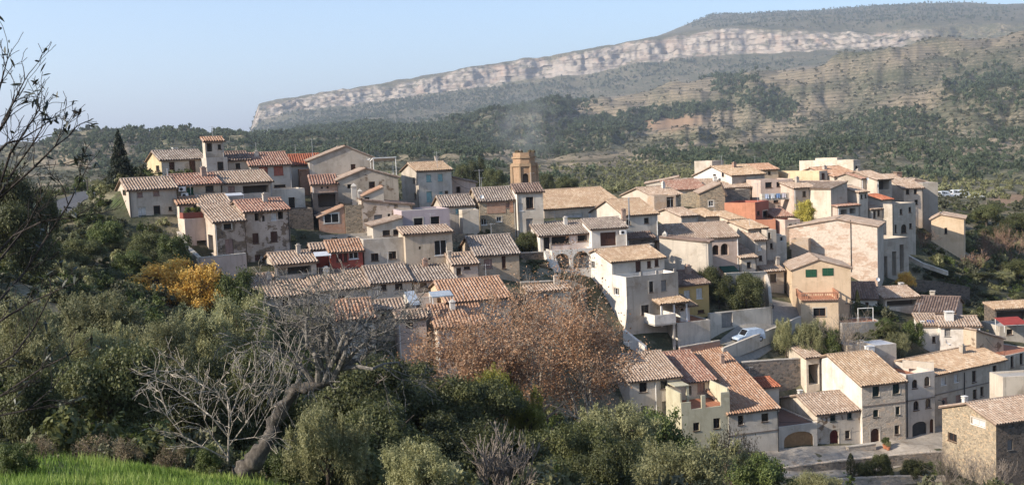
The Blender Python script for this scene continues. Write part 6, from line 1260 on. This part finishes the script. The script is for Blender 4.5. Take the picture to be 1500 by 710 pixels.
def sapling():
    Y0 = 25.5; o = P(334, 668, Y0); o.z = gz(o.x, o.y); root = empty('bare_sapling', o); tag(root, 'pale bare sapling with arching twigs left of the gnarled trunk', 'tree'); mb = MB(); rs = random.Random(9); tips = []
    def limb(px, r0, r1):
        q = [P(x, y, Y0 + rs.uniform(-.25, .25)) - o for x, y in px]; n = len(q); mb.path(q, [(r0+(r1-r0)*k/(n-1))*.62 for k in range(n)], 6); return q
    st = [limb([(334,674),(335,640),(336,610),(333,585),(322,568)], .055, .022), limb([(336,612),(345,590),(352,572),(372,560)], .035, .012), limb([(335,640),(310,610),(285,590),(262,575),(250,560)], .035, .012), limb([(334,672),(300,655),(270,640),(246,610),(236,575)], .035, .012),
          limb([(336,600),(318,575),(290,560),(270,540)], .03, .01), limb([(334,655),(360,620),(380,590),(400,575)], .03, .01), limb([(335,645),(372,640),(395,600)], .025, .01), limb([(334,670),(312,640),(300,615),(296,590)], .03, .01)]
    for q in st:
        for k in range(1, len(q)):
            for j in range(3):
                d = (q[k]-q[k-1]).normalized() + Vector((rs.uniform(-.8, .8), rs.uniform(-.8, .8), rs.uniform(-.3, .8))); skeleton(mb, q[k], d, rs.uniform(.35, .7), .009, 2, rs, tips, .7, .05, (1, 3), 3, .006, .3, .75)
    for k in range(16):              # long drooping shoots of the right side
        x = rs.uniform(375, 430); limb([(x+rs.uniform(-10, 20), rs.uniform(480, 520)), (x, 545), (x-rs.uniform(5, 25), 590), (x-rs.uniform(-10, 40), 625)], .013, .006)
    mb.build('branches', BARKW, root, False)
sapling()
# --- the olive branch hanging in at the left, near the camera: leaves big enough to be picked apart one by one
def near_olive():
    Y0 = 7.0; o = P(-70, 640, Y0); g = gz(o.x, o.y); o.z = g; root = empty('near_olive_tree', o); tag(root, 'dark sparse olive reaching in from the left edge close to the camera', 'tree'); mb = MB(); rs = random.Random(12); tips = []
    def limb(px, r0, r1, m=0):
        q = [P(x, y, Y0 + rs.uniform(-.12, .12)) - o for x, y in px]; n = len(q); mb.path(q, [r0+(r1-r0)*k/(n-1) for k in range(n)], 6); return q
    q0 = limb([(-70,700),(-60,560),(-45,430),(-40,330)], .055, .025)
    main = [[(-60,560),(-20,545),(20,520),(50,480),(75,430)],[(-50,480),(-10,450),(35,400),(70,345),(100,300),(116,268)],[(-45,430),(0,380),(40,330),(60,290)],[(-40,360),(-10,300),(20,250),(45,215),(60,190)],[(-40,330),(-20,240),(0,190),(20,150),(36,118)],[(-42,340),(0,290),(50,245),(80,215),(100,200)],[(-60,600),(0,580),(60,540),(100,520)],[(-60,640),(-10,610),(40,600),(75,570)],[(-40,330),(-18,220),(-8,160),(2,120),(8,98)],[(-10,300),(15,225),(45,180),(58,160)],[(-55,500),(0,470),(40,445),(95,420)],[(-20,240),(10,210),(30,205),(62,185)],[(-30,400),(20,345),(60,325),(110,318)],[(0,190),(12,172),(18,152)]]
    T = []
    for px in main:
        q = limb(px, .0105, .0035)
        for k in range(1, len(q)):
            for j in range(2):
                d = (q[k]-q[k-1]).normalized() + Vector((rs.uniform(-.6, .6), rs.uniform(-.6, .6), rs.uniform(-.2, .8))); skeleton(mb, q[k], d, rs.uniform(.10, .21), .004, 2, rs, tips, .6, .0, (1, 3), 3, .002, .2, .7)
        T.append((q[-1], (q[-1]-q[-2]).normalized(), 0))
    mb.build('branches', barkmat('olive_bark', (.055, .045, .038), 20), root, False)
    lm = flat('olive_leaf', (.032, .038, .022), .5, .4); lb = MB(); lb.v = [(-.026, 0, 0), (-.008, .0055, .001), (.012, .0055, .001), (.028, 0, -.002), (.012, -.0055, .001), (-.008, -.0055, .001)]; lb.f = [(0, 1, 5), (1, 2, 4, 5), (2, 3, 4)]; lb.m = [0]*3; me = lb.mesh('leaf', lm, False)
    cnt = 0
    TT = tips + T*2; rs.shuffle(TT)
    for (p, d, dep) in TT:
        if cnt >= 295: break
        for k in range(rs.randint(2, 4)):
            if cnt >= 295 or rs.random() < .3: continue
            cnt += 1; l = link('leaf', me, root); l.location = p + Vector((rs.uniform(-.02, .02), rs.uniform(-.02, .02), rs.uniform(-.02, .02))); l.rotation_euler = (rs.uniform(-1, 1), rs.uniform(-1.4, .4), rs.uniform(0, 2*PI)); s = rs.uniform(1.0, 1.75); l.scale = (s, s, s)
near_olive()

# --- far woods, olive groves and scrub: each one mass
def instancer(name, protos, pts, scl, hgt, label=None):
    me = bpy.data.meshes.new(name); me.from_pydata(pts.tolist(), [], [])
    n = len(pts); rs = np.random.RandomState(len(pts))
    for an, v in (('sx', scl), ('sz', hgt), ('rz', rs.uniform(0, 6.28, n))):
        a = me.attributes.new(an, 'FLOAT', 'POINT'); a.data.foreach_set('value', np.asarray(v, np.float32))
    o = link(name, me); o['kind'] = 'stuff'
    gn = bpy.data.node_groups.new(name + '_scatter', 'GeometryNodeTree'); gn.interface.new_socket('Geometry', in_out='INPUT', socket_type='NodeSocketGeometry'); gn.interface.new_socket('Geometry', in_out='OUTPUT', socket_type='NodeSocketGeometry')
    gi = gn.nodes.new('NodeGroupInput'); go = gn.nodes.new('NodeGroupOutput'); j = gn.nodes.new('GeometryNodeJoinGeometry'); mp = gn.nodes.new('GeometryNodeMeshToPoints'); gn.links.new(gi.outputs[0], mp.inputs[0])
    at = {}
    for an in ('sx', 'sz', 'rz'):
        q = gn.nodes.new('GeometryNodeInputNamedAttribute'); q.data_type = 'FLOAT'; q.inputs[0].default_value = an; at[an] = q.outputs[0]
    cx = gn.nodes.new('ShaderNodeCombineXYZ'); gn.links.new(at['sx'], cx.inputs[0]); gn.links.new(at['sx'], cx.inputs[1]); gn.links.new(at['sz'], cx.inputs[2]); cr = gn.nodes.new('ShaderNodeCombineXYZ'); gn.links.new(at['rz'], cr.inputs[2])
    g2 = gn.nodes.new('GeometryNodeGeometryToInstance')
    for p in protos:
        oi = gn.nodes.new('GeometryNodeObjectInfo'); oi.inputs['Object'].default_value = p; oi.inputs['As Instance'].default_value = True; gn.links.new(oi.outputs['Geometry'], g2.inputs[0])
    ip = gn.nodes.new('GeometryNodeInstanceOnPoints'); gn.links.new(mp.outputs[0], ip.inputs[0]); gn.links.new(g2.outputs[0], ip.inputs['Instance']); ip.inputs['Pick Instance'].default_value = True
    gn.links.new(cx.outputs[0], ip.inputs['Scale']); gn.links.new(cr.outputs[0], ip.inputs['Rotation']); gn.links.new(ip.outputs[0], go.inputs[0])
    m = o.modifiers.new('scatter', 'NODES'); m.node_group = gn; return o
def proto(name, me): return bpy.data.objects.new(name, me)
def farcrown(kind, seed, n, size, lob, asp=.6):
    p, nm, r = crown_points(seed, lob, n, .07, .65); return proto('far_' + kind, leaf_mesh('far_' + kind, p, nm, size, LM[kind], asp, seed, r))
def pine_lobes(s):
    rs = np.random.RandomState(s); return [(rs.uniform(-.4, .4)*(1-k/8), rs.uniform(-.4, .4)*(1-k/8), .3+.085*k, .66-.06*k, .66-.06*k, .24) for k in range(7)]
PINES = [farcrown('pine', 200+k, 520, .12, lobes_round(210+k, 8, 1.1, .3)) for k in range(4)]
OLIV = [farcrown('olive', 300+k, 300, .14, lobes_round(300+k, 6)) for k in range(3)]
SCRB = [farcrown('scrub', 400+k, 220, .16, lobes_round(400+k, 5)) for k in range(3)]
BUSH = [farcrown('scrub', 500, 900, .08, lobes_round(500, 8)), farcrown('oak', 501, 1100, .075, lobes_round(501, 8)), farcrown('olive', 502, 900, .075, lobes_round(502, 8)), farcrown('green', 503, 900, .075, lobes_round(503, 8))]
def pine_density(px, py, X, Y, R):
    n = fbm(X/60, Y/60, 15, 3); d = np.zeros_like(px)
    for a in [(170,215,95,38,0,1.1),(260,215,90,32,0,1.3),(420,205,150,26,0,1.4),(560,205,140,26,0,1.5),(690,200,120,28,-.05,1.5),(770,152,95,22,.0,1.3),(850,205,90,18,-.2,1.3),(960,168,120,10,-.12,1.3),(1000,228,70,14,0,1.1),(1100,140,75,22,.45,.8),(1130,95,40,8,0,.3),
              (1140,235,110,20,-.1,1.0),(1210,215,110,24,-.35,1.2),(1280,190,80,22,-.2,1.2),(1400,235,110,28,0,1.2),(1450,130,60,40,0,.7),(1350,185,60,16,0,.8),(700,258,50,18,0,1.0),(820,262,60,12,0,.25),(1480,220,60,40,0,.8),(620,148,230,14,-.22,.75),(470,170,90,10,0,.7),(800,130,130,13,-.15,.8),(1200,22,280,20,0,1.3),(930,110,110,16,-.2,.8),(1080,95,70,9,0,.7)]:
        d = np.maximum(d, ell(px, py, *a[:5])*a[5])
    return np.clip(d*(.75+1.1*n), 0, 1)
def scatter():
    rs = np.random.RandomState(77); lo, hi = math.radians(-29), math.radians(29)
    def cand(n, r0, r1, pw=1.0):
        r = (rs.uniform(r0**pw, r1**pw, n))**(1/pw); a = rs.uniform(lo, hi, n); X = r*np.sin(a); Y = r*np.cos(a); Z = ground(X, Y); px, py = proj_np(X, Y, Z); return X, Y, Z, px, py, r
    P_, S_, H_ = [], [], []
    for n, r0, r1, pw in ((9000, 300, 900, 1.6), (42000, 900, 2400, 1.5), (26000, 2200, 3600, 1.2), (30000, 3600, 5190, 1.0), (16000, 5420, 8000, 1.0)):
        X, Y, Z, px, py, r = cand(n, r0, r1, pw); k = rs.rand(n) < pine_density(px, py, X, Y, r)*.8; s = rs.uniform(.7, 1.35, n)*np.clip(r/1500, .8, 1.7); P_.append(np.stack([X, Y, Z-.4], 1)[k]); S_.append((s*rs.uniform(2.7, 3.9, n))[k]); H_.append((s*rs.uniform(5.0, 7.4, n))[k])
    instancer('far_pine_wood', PINES, np.concatenate(P_), np.concatenate(S_), np.concatenate(H_))
    P_, S_, H_ = [], [], []
    for n, r0, r1, pw in ((9000, 275, 800, 1.3), (30000, 800, 2400, 1.3), (22000, 2400, 5000, 1.0)):
        X, Y, Z, px, py, r = cand(n, r0, r1, pw); d = .55 + .9*fbm(X/80, Y/80, 25, 3); d = d*(1-.6*BARE(px, py, X, Y, r))*(1-SOIL(px, py, X, Y, r)); k = rs.rand(n) < d
        s = rs.uniform(.35, 1.4, n)*np.clip(r/1000, .75, 2.2); P_.append(np.stack([X, Y, Z-.2], 1)[k]); S_.append((s*1.7)[k]); H_.append((s*rs.uniform(1.3, 2.4, n))[k])
    instancer('hillside_scrub', SCRB, np.concatenate(P_), np.concatenate(S_), np.concatenate(H_))
    X, Y, Z, px, py, r = cand(26000, 300, 1300, 1.3); k = np.zeros(len(X), bool)
    for a in [(900,262,170,26,-.1),(960,205,100,16,0),(1050,255,100,20,0),(1440,275,110,16,0),(1300,275,80,14,0),(650,270,120,14,0)]: k |= (ell(px, py, *a) > rs.rand(len(X))*1.9)
    k &= (np.sin(X*.55+Y*.2) > -.4); s = rs.uniform(.8, 1.3, len(X)); instancer('far_olive_grove', OLIV, np.stack([X, Y, Z-.2], 1)[k], (s*1.8)[k], (s*2.6)[k])
    # undergrowth on the near slopes, clear of the houses, the lane and the grass terrace
    X = rs.uniform(-110, 150, 24000); Y = rs.uniform(22, 290, 24000); Z = ground(X, Y); px, py = proj_np(X, Y, Z); k = (np.abs(np.arctan2(X, Y)) < .53)
    HB = HOUSES
    for (c, (ux, uy), w, d) in HB:
        dx, dy = X-c[0], Y-c[1]; u = dx*ux+dy*uy; v = -dx*uy+dy*ux; k &= ~((u > -1.6) & (u < w+1.6) & (v > -2.2) & (v < d+1.6))
    for pts, wd in LANES: k &= seg_dist(X, Y, pts) > wd
    k &= GREEN(X, Y, np.hypot(X, Y)) < .35
    vil = (Y > 112) & (px > 440) & ~((px > 1235) & (py > 338) & (py < 530)); k &= ~vil | (rs.rand(len(X)) < .4); k &= ~((px > 1100) & (py > 590) & (Y > 110))
    s = rs.uniform(.5, 1.25, len(X))*np.where(vil, .55, 1)*np.where(Y < 30, .5, 1); instancer('undergrowth', BUSH, np.stack([X, Y, Z-.15], 1)[k], (s*1.15)[k], (s*rs.uniform(.9, 1.7, len(X)))[k])
scatter()
def grass():
    rs = np.random.RandomState(4); n = 90000; X = rs.uniform(-19, 2.5, n); Y = rs.uniform(18, 29.5, n); k = GREEN(X, Y, 0*X)*(.1+1.35*vnoise(X*.8, Y*.8, 3)) > rs.rand(n)*.9; X, Y = X[k], Y[k]; n = len(X); Z = ground(X, Y)
    h = rs.uniform(.06, .26, n)*(.3+1.3*vnoise(X*.7, Y*.7, 8)); t = rs.uniform(0, 2*PI, n); w = rs.uniform(.008, .02, n); l = rs.uniform(-.5, .5, (n, 2))*h[:, None]
    V = np.stack([np.stack([X-w*np.cos(t), Y-w*np.sin(t), Z-.03], 1), np.stack([X+w*np.cos(t), Y+w*np.sin(t), Z-.03], 1), np.stack([X+l[:, 0], Y+l[:, 1], Z+h], 1)], 1).reshape(-1, 3)
    me = bpy.data.meshes.new('grass'); me.vertices.add(3*n); me.vertices.foreach_set('co', V.astype(np.float32).ravel()); me.loops.add(3*n); me.loops.foreach_set('vertex_index', np.arange(3*n, dtype=np.int32)); me.polygons.add(n); me.polygons.foreach_set('loop_start', np.arange(n, dtype=np.int32)*3); me.polygons.foreach_set('loop_total', np.full(n, 3, np.int32)); me.update(calc_edges=True)
    a = me.attributes.new('rnd', 'FLOAT', 'FACE'); a.data.foreach_set('value', np.clip(rs.uniform(-.2, .45, n) + .9*vnoise(X*1.1, Y*1.1, 21), 0, 1).astype(np.float32)); me.materials.append(leafmat('grass_blade', (.08,.13,.025), (.17,.26,.04), (.31,.36,.10), .3)); o = link('grass', me); o['kind'] = 'stuff'
grass()
# --- the air
def haze():
    mb = MB(); mb.box(-42000, 42000, -42000, 42000, -2600, 1500); m = bpy.data.materials.new('haze_air'); m.use_nodes = True; nt = m.node_tree; nt.nodes.clear(); o = nt.nodes.new('ShaderNodeOutputMaterial'); v = nt.nodes.new('ShaderNodeVolumePrincipled')
    v.inputs['Color'].default_value = (.82, .89, 1.0, 1); v.inputs['Density'].default_value = 8.8e-5; v.inputs['Anisotropy'].default_value = .2; nt.links.new(v.outputs[0], o.inputs['Volume'])
    o_ = mb.build('haze', m, None, False); o_['kind'] = 'stuff'
haze()
def smoke():                         # a thin plume of bonfire smoke drifting up beyond the village
    mb = MB(); o = P(765, 232, 330)
    m = bpy.data.materials.new('smoke'); m.use_nodes = True; nt = m.node_tree; nt.nodes.clear(); ou = nt.nodes.new('ShaderNodeOutputMaterial'); v = nt.nodes.new('ShaderNodeVolumePrincipled'); v.inputs['Color'].default_value = (.97, .985, 1, 1); nt.links.new(v.outputs[0], ou.inputs['Volume'])
    tc = N(nt, 'ShaderNodeTexCoord'); nz = noise(nt, tc.outputs['Object'], .16, 3, .55); gr = N(nt, 'ShaderNodeTexGradient', gradient_type='SPHERICAL'); mp = vmul(nt, tc.outputs['Object'], (1/13, 1/9, 1/13)); mp.node.inputs['Location'].default_value = (-.1, 0, -.75); nt.links.new(mp, gr.inputs[0])
    mu = N(nt, 'ShaderNodeMath', operation='MULTIPLY'); nt.links.new(ramp(nt, nz, [(.35, (0,)*3), (.75, (1,)*3)]), mu.inputs[0]); nt.links.new(gr.outputs['Fac'], mu.inputs[1]); md = N(nt, 'ShaderNodeMath', operation='MULTIPLY', i={1: .06}); nt.links.new(mu.outputs[0], md.inputs[0]); nt.links.new(md.outputs[0], v.inputs['Density'])
    mb.box(-13, 15, -9, 9, -2, 23); o_ = mb.build('smoke', m, None, False, loc=o); o_['kind'] = 'stuff'
smoke()
